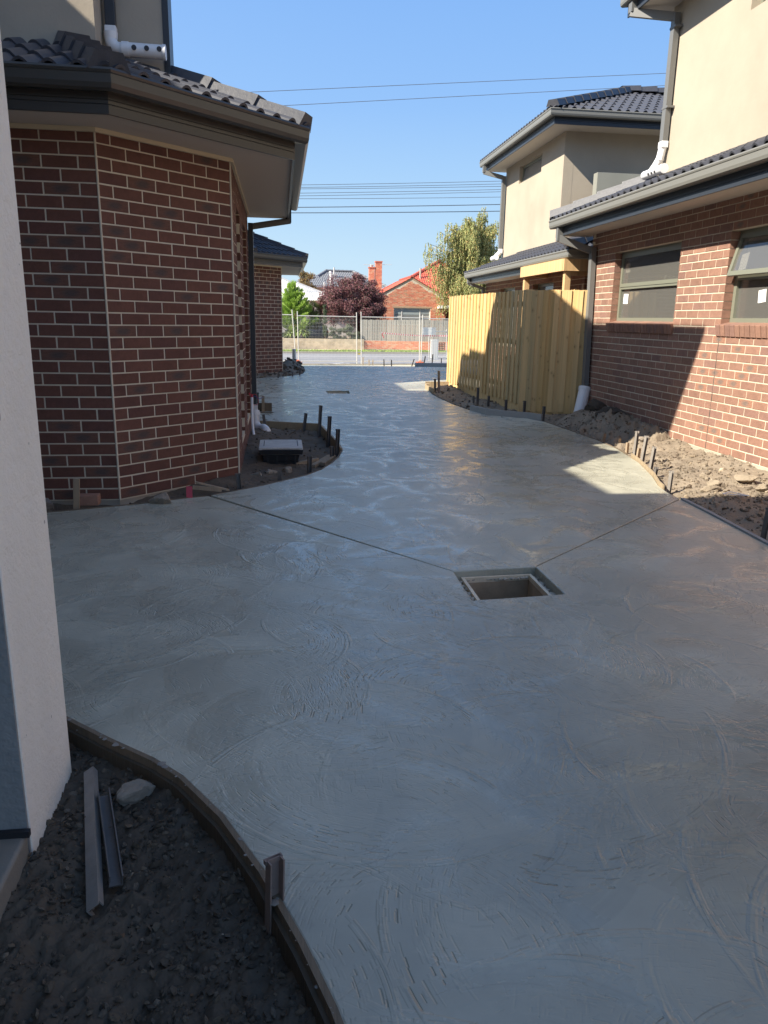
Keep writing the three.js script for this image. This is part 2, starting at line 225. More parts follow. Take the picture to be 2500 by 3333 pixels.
// the bricks of a wall in its own frame: x along, y up, face on z = 0. openings: [x0, x1, y0, y1]
function layBricks(L, courses, y0, openings, shift = 0, x0 = 0) {
  const out = [];
  for (let k = 0; k < courses; k++) {
    const yb = y0 + k * CO, cuts = openings.filter((o) => yb + BH > o[2] + .01 && yb < o[3] - .01).map((o) => [o[0], o[1]]).sort((a, b) => a[0] - b[0]);
    let from = x0; const runs = []; for (const c of cuts) { if (c[0] > from) runs.push([from, c[0], from > x0, true]); from = Math.max(from, c[1]); } if (from < x0 + L) runs.push([from, x0 + L, from > x0, false]);
    const ph = x0 + ((k % 2 ? MODULE / 2 : 0) + shift) % MODULE - MODULE;
    for (const [a, b, jl, jr] of runs) for (let x = ph; x < b; x += MODULE) {
      const s = Math.max(a, x), e = Math.min(b, x + BL); if (e - s < .03) continue;
      out.push({ x: (s + e) / 2, y: yb + BH / 2, len: e - s, jamb: (jl && s - a < .02) || (jr && b - e < .02) });
    }
  }
  return out;
}
function brickWall(parent, name, origin, ry, L, courses, y0, openings, opt = {}) {
  const x0 = opt.x0 || 0, H = courses * CO, t = .10, rec = .0045, pieces = [];
  // mortar bed: panels round the openings
  const whole = openings; openings = openings.map((o) => [o[0] - .006, o[1] + .006, o[2] - .004, o[3] + .004]); const xs = [...new Set([x0, x0 + L, ...openings.flatMap((o) => [o[0], o[1]])])].sort((a, b) => a - b);
  for (let i = 0; i + 1 < xs.length; i++) { const a = xs[i], b = xs[i + 1], m = (a + b) / 2; let y = y0 - .01; const os = openings.filter((o) => m > o[0] && m < o[1]).sort((p, q) => p[2] - q[2]); for (const o of os) { pieces.push(slab(a, b, y, o[2], -t, -rec)); y = o[3]; } pieces.push(slab(a, b, y, y0 + H, -t, -rec)); }
  const wall = part(name, pieces, M.mortar, parent); wall.position.copy(origin); wall.rotation.y = ry;
  const list = layBricks(L, courses, y0, whole, opt.shift || 0, x0).concat(opt.extra || []), r = rng(opt.seed || 3);
  let single = list; const rest = [];
  if (opt.single !== undefined) { const W = (b) => V(b.x, b.y, 0).applyAxisAngle(V(0, 1, 0), ry).add(origin).distanceTo(camera.position); single = []; const s = list.slice().sort((p, q) => W(p) - W(q)); s.forEach((b, i) => ((opt.skip ? !opt.skip(b) : true) && single.length < opt.single ? single : rest).push(b)); }
  for (const b of single) {
    const v = Math.floor(r() * 4), blot = !b.jamb && b.len > .2 && r() < .2, m = new THREE.Mesh(blot ? blotBrick(b.len) : brickGeo(b.len, b.jamb ? .0995 : .03, v), blot ? (opt.dark ? shadeBlue : brickBlue)[v % 2] : pick(opt.dark ? shadeMats : brickMats, r));
    m.name = 'brick'; m.position.set(b.x, b.y, rr(-.0012, .0012, r)); m.castShadow = m.receiveShadow = true; if (b.jamb) m.position.z = .0006; wall.add(m);
  }
  if (rest.length) {
    const gs = rest.map((b) => { const g = brickGeo(b.len, b.jamb ? .0995 : .03, Math.floor(r() * 4)).clone(); g.translate(b.x, b.y, b.jamb ? .0006 : rr(-.0012, .0012, r)); const c = pick(opt.tones || (opt.dark ? shadeTones : brickTones), r), k = rr(.85, 1.1, r), n = g.attributes.position.count, a = new Float32Array(n * 3); for (let i = 0; i < n; i++) { a[i * 3] = c[0] * k; a[i * 3 + 1] = c[1] * k; a[i * 3 + 2] = c[2] * k; } g.setAttribute('color', new THREE.BufferAttribute(a, 3)); return g; });
    const m = new THREE.Mesh(mergeGeometries(gs), opt.vc || brickVC); m.name = 'brickwork'; m.userData.kind = 'stuff'; m.castShadow = m.receiveShadow = true; wall.add(m);
  }
  return wall;
}

// ---------------------------------------------------------------- roof tiles
const TW = .33, TE = .34, TL = .385;
function tileGeo() {
  const n = 18, pos = [], prof = (x) => { const f = ((x / (TW / 2)) % 1 + 1) % 1; return f < .62 ? .040 * Math.sin(Math.PI * f / .62) ** .8 : -.004; };
  const P = (i, z, dy = 0) => { const x = TW * i / n; return [x, prof(Math.min(x, TW - 1e-6)) + .022 * z / TL + dy, z]; };
  for (let i = 0; i < n; i++) { const a = P(i, 0), b = P(i + 1, 0), c = P(i + 1, TL), d = P(i, TL), e = P(i + 1, TL, -.018), f = P(i, TL, -.018); pos.push(...a, ...d, ...c, ...a, ...c, ...b, ...d, ...f, ...e, ...d, ...e, ...c); }
  const g = new THREE.BufferGeometry(); g.setAttribute('position', new THREE.Float32BufferAttribute(pos, 3)); g.computeVertexNormals(); return metric(g);
}
const TILE = tileGeo();
function clipGeo(g, planes) { // planes [nx, nz, c]: keep nx*x + nz*z <= c
  let tris = []; const p = g.attributes.position; for (let i = 0; i < p.count; i += 3) tris.push([0, 1, 2].map((k) => [p.getX(i + k), p.getY(i + k), p.getZ(i + k)]));
  for (const [nx, nz, c] of planes) { const out = []; for (const t of tris) { const d = t.map((q) => nx * q[0] + nz * q[2] - c); const poly = []; for (let i = 0; i < 3; i++) { const j = (i + 1) % 3; if (d[i] <= 0) poly.push(t[i]); if ((d[i] <= 0) !== (d[j] <= 0)) { const s = d[i] / (d[i] - d[j]); poly.push(t[i].map((v, k) => v + (t[j][k] - v) * s)); } } for (let k = 1; k + 1 < poly.length; k++) out.push([poly[0], poly[k], poly[k + 1]]); } tris = out; }
  if (!tris.length) return null; const q = new THREE.BufferGeometry(); q.setAttribute('position', new THREE.Float32BufferAttribute(tris.flat(2), 3)); q.computeVertexNormals(); return metric(q);
}
// a roof slope: p0 on the eave, u along it, w inward (both level units), pitch; keep: [nu, ns, c] in (along, inward level distance)
function roofSlope(roof, p0, u, w, pitch, len, depth, keep, material, single = true) {
  const cp = Math.cos(pitch), tp = Math.tan(pitch), up = V(0, 1, 0), slope = w.clone().multiplyScalar(cp).addScaledVector(up, Math.sin(pitch)), X = u.clone(), Z = slope.clone().negate(), Y = Z.clone().cross(X); if (Y.y < 0) { Y.negate(); }
  const flip = X.clone().cross(Y).dot(Z) < 0;
  const rows = Math.ceil(depth / cp / TE), cols = Math.ceil(len / TW), planes = keep.map(([a, s, c]) => [a, s * cp, c]), loose = [];
  const basis = new THREE.Matrix4().makeBasis(X, Y, Z);
  for (let k = 0; k < rows; k++) for (let i = 0; i < cols; i++) {
    const a0 = i * TW + (flip ? TW : 0), vFront = k * TE - .045; // front edge at slope distance vFront
    const loc = planes.map(([na, nv, c]) => [flip ? na : na, -nv, c - na * i * TW - nv * (vFront + TL)]);
    const cs = [[0, 0], [TW, 0], [0, TL], [TW, TL]]; let all = true, none = false;
    for (const [a, z, c] of loc) { const ins = cs.filter((q) => a * q[0] + z * q[1] <= c + 1e-6).length; if (ins < 4) all = false; if (!ins) none = true; }
    if (none) continue;
    const g = all ? TILE : clipGeo(TILE, loc); if (!g) continue;
    const at = p0.clone().addScaledVector(u, i * TW).addScaledVector(slope, vFront + TL).addScaledVector(Y, -.012);
    if (single) { const m = new THREE.Mesh(g, material); m.name = 'roof_tile'; m.matrix.copy(basis).setPosition(at); m.matrix.decompose(m.position, m.quaternion, m.scale); m.castShadow = m.receiveShadow = true; roof.add(m); }
    else { const q = g.clone(); q.applyMatrix4(basis.clone().setPosition(at)); loose.push(q); }
  }
  if (loose.length) { const m = new THREE.Mesh(mergeGeometries(loose), material); m.name = 'tile_field'; m.userData.kind = 'stuff'; m.castShadow = m.receiveShadow = true; roof.add(m); }
}
function hipCaps(roof, a, b, material, w = .11, name = 'ridge_cap') { // lapped flat-topped cappings from the low end a to the high end b
  const d = b.clone().sub(a), L = d.length(), n = Math.max(1, Math.round(L / .37)); d.normalize(); const x = V(0, 1, 0).cross(d).normalize(), y = d.clone().cross(x), s = L / n;
  const sec = [[-w, -.05], [-w * .62, .052], [w * .62, .052], [w, -.05]], g = new THREE.BufferGeometry(), pos = [], P = (q, t, k) => [q[0] * k, q[1] * k + (t ? 0 : .02), t];
  const qd = (A, B, C, Dd) => pos.push(...A, ...B, ...C, ...A, ...C, ...Dd);
  for (let i = 0; i < 3; i++) qd(P(sec[i], 0, 1.06), P(sec[i + 1], 0, 1.06), P(sec[i + 1], s + .05, .95), P(sec[i], s + .05, .95));
  qd(...sec.map((q) => P(q, 0, 1.06))); g.setAttribute('position', new THREE.Float32BufferAttribute(pos, 3)); g.computeVertexNormals(); metric(g);
  for (let i = 0; i < n; i++) { const m = new THREE.Mesh(g, material); m.name = name; m.matrix.makeBasis(x, y, d).setPosition(a.clone().addScaledVector(d, i * s)); m.matrix.decompose(m.position, m.quaternion, m.scale); m.castShadow = m.receiveShadow = true; roof.add(m); }
}
// eaves: gutter, fascia and soffit along a path of fascia corners at gutter-lip height y
const GUT = [[.004, -.115], [.085, -.125], [.105, -.112], [.113, -.085], [.113, -.035], [.119, -.030], [.124, -.016], [.119, -.003], [.108, 0], [.104, -.008], [.104, -.09], [.085, -.108], [.004, -.098]];
const FAS = [[0, -.02], [0, -.15], [-.004, -.153], [0, -.156], [0, -.176], [-.004, -.179], [0, -.182], [0, -.235], [-.022, -.235], [-.022, -.02]];
function eaves(house, path, y, gm, fm) { const p = path.map((q) => V(q[0], y, q[1])); part('gutter', sweep(GUT, p), gm, house); part('fascia', sweep(FAS, p), fm, house); }
function hipBlock(x0, x1, z0, z1, y, rise) { const d = Math.min(x1 - x0, z1 - z0) / 2, a = [x0, y, z0], b = [x1, y, z0], c = [x1, y, z1], e = [x0, y, z1]; let r, s; if (x1 - x0 > z1 - z0) { r = [x0 + d, y + rise * d, (z0 + z1) / 2]; s = [x1 - d, y + rise * d, (z0 + z1) / 2]; return join([poly3([e, c, s, r]), poly3([b, a, r, s]), poly3([a, e, r]), poly3([c, b, s])]); } r = [(x0 + x1) / 2, y + rise * d, z0 + d]; s = [(x0 + x1) / 2, y + rise * d, z1 - d]; return join([poly3([a, e, s, r]), poly3([c, b, r, s]), poly3([b, a, r]), poly3([e, c, s])]); }

// ---------------------------------------------------------------- the ground, driveway, road
const PIT = [[.944, -3.92], [1.436, -3.963], [1.442, -3.519], [.937, -3.47]];
const NEAR = [[.24, 3], [.22, -.5], [.155, -1.0], [.095, -1.233], [.035, -1.411], [-.06, -1.649], [-.177, -1.882], [-.314, -2.087], [-.414, -2.192], [-.579, -2.329], [-.764, -2.494], [-1.0, -2.66], [-1.5, -2.8], [-5, -3], [-5, -5], [-1.659, -5.402], [-1.061, -5.619], [-.719, -5.80], [-.572, -5.858], PIT[0], PIT[3], PIT[2], PIT[1], [3.174, -5.53], [3.15, -5.1], [3.113, -4.606], [3.084, -4.261], [3.05, -3], [3.05, 3]];
const FAR = [[-.555, -5.884], [-.348, -6.056], [-.18, -6.2], [-.034, -6.36], [.1, -6.5], [.222, -6.64], [.36, -6.88], [.48, -7.2], [.57, -7.53], [.642, -7.932], [.635, -8.3], [.60, -8.8], [.555, -9.3], [.51, -9.854], [-.32, -10.184], [-.6, -10.25], [-3, -10.4], [-3, -17.0], [-.9, -17.3], [-.576, -17.52], [-.05, -18.0], [.35, -18.6], [.535, -19.05], [.65, -20.2], [.66, -22], [8, -22], [8, -15.7], [3.4, -15.4], [2.965, -15.2], [2.839, -14.151], [2.82, -13.4], [2.85, -12.5], [2.91, -11.72], [3.04, -11.0], [3.29, -10.76], [3.55, -10.55], [3.675, -10.2], [3.712, -9.46], [3.75, -8.6], [3.724, -7.945], [3.58, -7.1], [3.39, -6.432], [3.25, -6.05], [3.195, -5.794], [3.182, -5.556], [1.452, -3.987], PIT[1], PIT[0], [.926, -3.947]];
const PIT2 = [[.85, -14.66], [1.31, -14.68], [1.288, -14.12], [.86, -14.10]];
const RAMP = [[.66, -22], [.52, -24.6], [-.3, -26.6], [-5, -27.6], [-5, -30.2], [10.5, -32.6], [10.5, -28.3], [4.62, -27.2], [4.5, -25.85], [8, -25.5], [8, -22]];
const rampY = (z) => Math.min(0, (z + 22) / 18.4);
function inside(p, x, z) { let c = false; for (let i = 0, j = p.length - 1; i < p.length; j = i++) if ((p[i][1] > z) !== (p[j][1] > z) && x < ((p[j][0] - p[i][0]) * (z - p[i][1])) / (p[j][1] - p[i][1]) + p[i][0]) c = !c; return c; }
function edgeDist(p, x, z) { let d = 1e9; for (let i = 0, j = p.length - 1; i < p.length; j = i++) { const ax = p[j][0], az = p[j][1], bx = p[i][0] - ax, bz = p[i][1] - az, t = Math.max(0, Math.min(1, ((x - ax) * bx + (z - az) * bz) / (bx * bx + bz * bz))); d = Math.min(d, Math.hypot(x - ax - bx * t, z - az - bz * t)); } return d; }
function slabGeo(pts, holes, y0, y1) { const s = new THREE.Shape(pts.map((p) => new THREE.Vector2(p[0], -p[1]))); for (const h of holes) s.holes.push(new THREE.Path(h.map((p) => new THREE.Vector2(p[0], -p[1])))); const g = new THREE.ExtrudeGeometry(s, { depth: y1 - y0, bevelEnabled: true, bevelSize: .006, bevelThickness: .006, bevelOffset: -.006, bevelSegments: 2, curveSegments: 4 }); g.rotateX(-Math.PI / 2); g.translate(0, y0, 0); return metric(g); }
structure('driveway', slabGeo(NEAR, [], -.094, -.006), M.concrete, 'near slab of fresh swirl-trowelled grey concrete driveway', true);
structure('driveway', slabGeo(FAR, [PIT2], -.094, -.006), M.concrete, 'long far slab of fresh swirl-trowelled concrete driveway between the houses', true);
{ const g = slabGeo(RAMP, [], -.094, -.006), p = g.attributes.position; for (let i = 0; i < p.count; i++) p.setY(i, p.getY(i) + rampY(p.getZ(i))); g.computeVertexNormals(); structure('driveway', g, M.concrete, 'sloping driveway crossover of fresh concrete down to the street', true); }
structure('joint_bed', flat([[-.56, -5.9], [.93, -3.97], [.97, -3.9], [-.5, -5.8]], -.014), M.concreteDark, 'tooled joint across the driveway left of the pit');
structure('joint_bed', flat([[1.41, -3.95], [1.46, -4.0], [3.2, -5.57], [3.14, -5.5]], -.014), M.concreteDark, 'tooled joint across the driveway right of the pit');
// street frame: s along the street, d away from us
const TH = 9.65 * D2R, SU = V(Math.cos(TH), 0, -Math.sin(TH)), SN = V(-Math.sin(TH), 0, -Math.cos(TH)), SP = V(1, 0, -32.9);
const St = (s, y, d) => SP.clone().addScaledVector(SU, s).addScaledVector(SN, d).setY(y);
const strip = (s0, s1, d0, d1, y) => poly3([St(s0, y, d0).toArray(), St(s1, y, d0).toArray(), St(s1, y, d1).toArray(), St(s0, y, d1).toArray()]);
const streetBox = (s0, s1, y0, y1, d0, d1) => { const g = slab(s0, s1, y0, y1, -d1, -d0); g.rotateY(TH); g.translate(SP.x, 0, SP.z); return g; };
structure('road', strip(-90, 90, .0, 10.6, -.62), M.asphalt, 'grey asphalt street crossing behind the temporary fence');
structure('road_marking', [strip(-90, 90, 7.5, 7.66, -.616), strip(-90, 90, 2.95, 3.08, -.616), ...[[1.1, .75, 2.1, 1.45], [1.35, .62, 2.3, 1.1]].map(([a, b, c, d]) => bar(St(a, -.615, b), St(c, -.615, d), .12, .003)), bar(St(1.1, -.615, .75), St(2.4, -.615, .5), .12, .003)], M.paint, 'white lane lines and chevron painted on the street');
structure('kerb', [streetBox(-90, 90, -.75, -.55, -.22, 0), streetBox(-90, 90, -.75, -.52, 10.6, 10.78)], M.concretePale, 'pale concrete kerbs along both sides of the street');
structure('verge', streetBox(-90, 90, -.75, -.525, 10.78, 13.0), M.verge, 'strip of mown grass verge across the street');
structure('footpath', streetBox(-90, 90, -.75, -.515, 13.0, 13.9), M.path, 'pale footpath along the far side of the street');
structure('footpath', streetBox(-90, 90, -.8, -.585, -1.9, -.22), M.path, 'pale dusty footpath on the near side of the street');
{ // grass blades on the verge
  const r = rng(91), pos = [], col = []; for (let i = 0; i < 7000; i++) { const s = rr(-4, 16, r), d = rr(10.85, 12.95, r), h = rr(.03, .09, r), a = r() * 6.28, p = St(s, -.53, d), k = rr(.7, 1.3, r); pos.push(p.x - .02 * Math.cos(a), p.y, p.z - .02 * Math.sin(a), p.x + .02 * Math.cos(a), p.y, p.z + .02 * Math.sin(a), p.x + rr(-.03, .03, r), p.y + h, p.z + rr(-.03, .03, r)); for (let q = 0; q < 3; q++) col.push(.22 * k, .31 * k, .06 * k); }
  const g = new THREE.BufferGeometry(); g.setAttribute('position', new THREE.Float32BufferAttribute(pos, 3)); g.setAttribute('color', new THREE.Float32BufferAttribute(col, 3)); g.computeVertexNormals(); const m = new THREE.Mesh(g, mat([1, 1, 1], { vertexColors: true, roughness: 1 })); m.name = 'grass'; tag(m, 'short green grass on the verge across the street', 'grass', null, 'stuff'); scene.add(m);
}
// ground under everything, out to the horizon
{
  const xs = [-700, -300, -120, -60, -30, -15, -8, -4, 0, 4, 8, 15, 30, 60, 120, 300, 700], zs = [700, 300, 100, 40, 15, 5, -5, -15, -22, -26, -30, -34, -45, -60, -90, -150, -300, -700], pos = [], idx = [];
  for (const z of zs) for (const x of xs) pos.push(x, -.30 + .55 * Math.max(-1, Math.min(0, (z + 22) / 9)), z);
  for (let j = 0; j + 1 < zs.length; j++) for (let i = 0; i + 1 < xs.length; i++) { const a = j * xs.length + i, b = a + 1, c = a + xs.length, d = c + 1; idx.push(a, b, c, b, d, c); }
  const g = new THREE.BufferGeometry(); g.setAttribute('position', new THREE.Float32BufferAttribute(pos, 3)); g.setIndex(idx); g.computeVertexNormals(); structure('ground', g, M.soil, 'bare ground of the site and the land around it');
}
// soil of the beds: a fine sheet that dips under the slabs
const nA = fbm(301, 8, 6, .6), nB = fbm(333, 16, 4, .55);
const bump2 = (x, z, cx, cz, rx, rz, h) => { const q = ((x - cx) / rx) ** 2 + ((z - cz) / rz) ** 2; return h * Math.exp(-q * 1.2); };
function soilH(x, z) {
  const n = (nA(x / 4, z / 4) - .5), f = (nB(x / 1.7, z / 1.7) - .5);
  const on = inside(NEAR, x, z) || inside(FAR, x, z) || inside(RAMP, x, z), d = on ? -1 : Math.min(edgeDist(NEAR, x, z), edgeDist(FAR, x, z));
  if (on) return -.16 + rampY(z);
  let h = -.085 + .05 * Math.min(1, d / .4) + n * .05 + f * .035;
  if (x > 2.6 && z > -11.7) { h += bump2(x, z, 4.3, -9.55, .38, .55, .24) + bump2(x, z, 4.38, -8.7, .26, .6, .17) + bump2(x, z, 4.2, -10.2, .28, .3, .16) + bump2(x, z, 4.62, -7, .3, 3.4, .085); if (z > -9.6 && z < -8.2 && x > 3.8) h += f * .22; h += f * .03 + n * .03; }
  if (x > 2.6 && z <= -11 && z > -16) h += bump2(x, z, 3.2, -14.6, .3, .9, .14) + bump2(x, z, 3.35, -12.6, .3, .6, .07) + .02;
  if (x < .7 && z > -11 && z < -5.2) h += bump2(x, z, -.45, -6.35, .5, .35, .055) + bump2(x, z, -.3, -8.5, .22, 1.2, .07) - bump2(x, z, .25, -8.9, .3, .6, .05) - (x < -1.1 && x > -1.75 && z > -5.8 ? .08 : 0);
  if (x < 1 && z < -17.2 && z > -26) h += .05 + bump2(x, z, .2, -21.6, .35, 1.2, .12) + bump2(x, z, .33, -22.6, .22, .5, .14) + f * .08;
  return h + rampY(z);
}
function soilSheet(x0, x1, z0, z1, step, m, label, hole) {
  const nx = Math.ceil((x1 - x0) / step), nz = Math.ceil((z1 - z0) / step), pos = [], idx = [];
  for (let j = 0; j <= nz; j++) for (let i = 0; i <= nx; i++) { const x = x0 + (x1 - x0) * i / nx, z = z0 + (z1 - z0) * j / nz; pos.push(x, soilH(x, z), z); }
  for (let j = 0; j < nz; j++) for (let i = 0; i < nx; i++) { const a = j * (nx + 1) + i, b = a + 1, c = a + nx + 1, d = c + 1; const x = x0 + (x1 - x0) * (i + .5) / nx, z = z0 + (z1 - z0) * (j + .5) / nz; if (hole && hole(x, z)) continue; idx.push(a, c, b, b, c, d); }
  const g = new THREE.BufferGeometry(); g.setAttribute('position', new THREE.Float32BufferAttribute(pos, 3)); g.setIndex(idx); g.computeVertexNormals();
  const uv = new Float32Array(pos.length / 3 * 2); for (let i = 0; i < uv.length / 2; i++) { uv[i * 2] = pos[i * 3]; uv[i * 2 + 1] = pos[i * 3 + 2]; } g.setAttribute('uv', new THREE.BufferAttribute(uv, 2));
  return structure('soil', g, m, label, true);
}
const deepIn = (x, z) => (inside(NEAR, x, z) && edgeDist(NEAR, x, z) > .12) || (inside(FAR, x, z) && edgeDist(FAR, x, z) > .12);
const inPit = (x, z) => (x > .85 && x < 1.5 && z > -4.1 && z < -3.35) || (x > .8 && x < 1.4 && z > -14.8 && z < -14);
soilSheet(2.7, 4.7, -11.9, 1.5, .03, M.soil, 'bare sunlit earth between the driveway and the right brick house', deepIn);
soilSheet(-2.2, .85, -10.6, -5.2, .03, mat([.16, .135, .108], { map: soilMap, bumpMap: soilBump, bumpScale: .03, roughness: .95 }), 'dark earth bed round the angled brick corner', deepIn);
soilSheet(2.6, 5.4, -16.2, -11.7, .035, M.soil, 'earth strip along the foot of the timber fence', deepIn);
soilSheet(-1.4, 1.0, -27, -17, .05, M.soil, 'earth heap beside the far brick house corner', (x, z) => deepIn(x, z) || inside(RAMP, x, z));
{ // near bed
  const g0 = soilH; const sh = (x, z) => { const d = edgeDist(NEAR, x, z), n = nA(x / 1.3, z / 1.3) - .5, f = nB(x / .5, z / .5) - .5, q = nB(x / .2 + .3, z / .2) - .5; if (inside(NEAR, x, z)) return -.2; return -.062 - .05 * Math.min(1, d / .35) + n * .05 + f * .04 + q * .03 + bump2(x, z, -.68, -1.75, .12, .5, .05) - bump2(x, z, -.1, -1.45, .2, .3, .012); };
  const x0 = -1.2, x1 = .4, z0 = -2.75, z1 = -.3, nx = 130, nz = 200, pos = [], idx = [], uv = [];
  for (let j = 0; j <= nz; j++) for (let i = 0; i <= nx; i++) { const x = x0 + (x1 - x0) * i / nx, z = z0 + (z1 - z0) * j / nz; pos.push(x, sh(x, z), z); uv.push(x, z); }
  for (let j = 0; j < nz; j++) for (let i = 0; i < nx; i++) { const a = j * (nx + 1) + i, b = a + 1, c = a + nx + 1, d = c + 1; idx.push(a, c, b, b, c, d); }
  const g = new THREE.BufferGeometry(); g.setAttribute('position', new THREE.Float32BufferAttribute(pos, 3)); g.setAttribute('uv', new THREE.Float32BufferAttribute(uv, 2)); g.setIndex(idx); g.computeVertexNormals();
  structure('soil', g, M.soilDark, 'dark damp earth bed inside the curved form board in the foreground', true); globalThis.nearH = sh;
}
const nearH = globalThis.nearH;
// loose stones: jittered lumps
function lump(seed, sx, sy, sz, det = 1) { // a stone cut by random planes, its facets roughened
  const g = new THREE.IcosahedronGeometry(1, det > 1 ? 7 : det), p = g.attributes.position, r = rng(seed * 13 + 1), pl = []; for (let i = 0; i < 16; i++) { const u = r() * 2 - 1, t = r() * 6.283, h = Math.sqrt(1 - u * u); pl.push([h * Math.cos(t), u, h * Math.sin(t), .5 + .34 * r()]); }
  const f = (x, y, z) => { let s = 1; for (const q of pl) { const d = x * q[0] + y * q[1] + z * q[2]; if (d > .2) s = Math.min(s, q[3] / d); } return det > 1 ? s * (1 + .30 * (nB(x * .11 + seed * .13, y * .11 + z * .13) - .5) + .16 * (nB(x * .4 + .3, z * .4 + y * .3) - .5)) : s * (.85 + .3 * nB(x * .9 + seed * .1, z * .9 + y)); };
  for (let i = 0; i < p.count; i++) { const x = p.getX(i), y = p.getY(i), z = p.getZ(i), s = f(x, y, z); p.setXYZ(i, x * s * sx, y * s * sy, z * s * sz); }
  g.computeVertexNormals(); return metric(g); }
function scatter(name, label, n, seed, place, tones, s0, s1) {
  const geos = lump(seed, 1, .7, 1, 0), m = new THREE.InstancedMesh(geos, mat([1, 1, 1], { roughness: .95, map: soilMap }), n), r = rng(seed), q = new THREE.Matrix4(), c = new THREE.Color();
  let k = 0; for (let t = 0; k < n && t < n * 8; t++) { const p = place(r); if (!p) continue; const s = s0 + (s1 - s0) * r() ** 3; q.compose(p, new THREE.Quaternion().setFromEuler(new THREE.Euler(r() * 6, r() * 6, r() * 6)), V(s * rr(.7, 1.3, r), s * rr(.6, 1, r), s * rr(.7, 1.3, r))); m.setMatrixAt(k, q); const tn = pick(tones, r), w = rr(.7, 1.3, r); c.setRGB(tn[0] * w, tn[1] * w, tn[2] * w); m.setColorAt(k, c); k++; }
  m.count = k; m.name = numbered(name); m.castShadow = m.receiveShadow = true; tag(m, label, 'gravel', null, 'stuff'); scene.add(m);
}
const dkT = [[.10, .088, .074], [.12, .10, .08], [.08, .074, .066], [.15, .125, .095], [.10, .09, .076]], ltT = [[.20, .17, .135], [.26, .225, .18], [.16, .135, .11], [.32, .28, .22]];
scatter('gravel', 'dark crumbs of earth and gravel in the foreground bed', 8000, 11, (r) => { const x = rr(-1, .35, r), z = rr(-2.6, -.7, r); if (inside(NEAR, x, z) || edgeDist(NEAR, x, z) < .025) return null; if (nA(x / .9, z / .9) < .47 && r() < .75) return null; return V(x, nearH(x, z) + .001, z); }, dkT.concat([[.15, .135, .115], [.12, .10, .08]]), .0025, .016);
scatter('gravel', 'small pale chips scattered on the dark foreground earth', 60, 12, (r) => { const x = rr(-1, .2, r), z = rr(-2.5, -.9, r); if (inside(NEAR, x, z) || edgeDist(NEAR, x, z) < .04) return null; return V(x, nearH(x, z) + .004, z); }, [[.34, .30, .24], [.38, .36, .32], [.25, .15, .09]], .003, .009);
scatter('gravel', 'crumbled earth and stones beside the right brick house', 2200, 13, (r) => { const x = rr(3.05, 4.55, r), z = rr(-11.5, -1, r); if (inside(NEAR, x, z) || inside(FAR, x, z)) return null; if (nA(x / 2, z / 2) < .45 && r() < .7) return null; return V(x, soilH(x, z) + .003, z); }, ltT, .004, .032);
scatter('gravel', 'crumbled earth and stones round the angled brick corner', 1400, 14, (r) => { const x = rr(-2, .64, r), z = rr(-10.2, -5.4, r); if (inside(NEAR, x, z) || inside(FAR, x, z)) return null; return V(x, soilH(x, z) + .003, z); }, [[.13, .11, .09], [.17, .145, .12], [.09, .08, .07], [.24, .22, .19]], .004, .03);
scatter('gravel', 'earth clods along the foot of the timber fence', 500, 15, (r) => { const x = rr(2.8, 3.7, r), z = rr(-15.8, -11, r); if (inside(FAR, x, z)) return null; return V(x, soilH(x, z) + .003, z); }, ltT, .006, .04);
scatter('gravel', 'earth clods heaped at the far brick house corner', 420, 16, (r) => { const x = rr(-.6, .6, r), z = rr(-23.2, -17.6, r); if (inside(FAR, x, z) || inside(RAMP, x, z)) return null; return V(x, soilH(x, z) + .01, z); }, [[.15, .125, .10], [.20, .17, .14], [.12, .105, .09]], .015, .09);
scatter('gravel', 'lumpy dark clods scattered over the foreground earth', 420, 41, (r) => { const x = rr(-1, .3, r), z = rr(-2.6, -.7, r); if (inside(NEAR, x, z) || edgeDist(NEAR, x, z) < .04) return null; return V(x, nearH(x, z) - .002, z); }, [[.125, .104, .08], [.11, .092, .072], [.15, .125, .095]], .008, .026);
scatter('gravel', 'broken concrete rubble over the sunlit earth on the right', 70, 43, (r) => { const x = rr(3.45, 4.4, r), z = rr(-6.9, -5.2, r); if (inside(NEAR, x, z) || inside(FAR, x, z)) return null; return V(x, soilH(x, z) + .004, z); }, [[.40, .36, .30], [.34, .31, .26], [.44, .40, .34]], .012, .06);
scatter('gravel', 'fine pale grit and clods over the sunlit earth on the right', 3600, 42, (r) => { const x = rr(3.1, 4.56, r), z = rr(-10.8, -4, r); if (inside(NEAR, x, z) || inside(FAR, x, z)) return null; return V(x, soilH(x, z) + .001, z); }, [[.25, .22, .18], [.20, .175, .145], [.33, .295, .245], [.165, .145, .12]], .004, .034);
function rock(label, x, y, z, sx, sy, sz, seed, m = M.rock, det = 2) { const o = new THREE.Mesh(lump(seed, sx, sy, sz, det), m); o.name = numbered('rock'); o.position.set(x, y, z); o.rotation.y = seed; o.castShadow = o.receiveShadow = true; scene.add(o); return tag(o, label, 'rock'); }

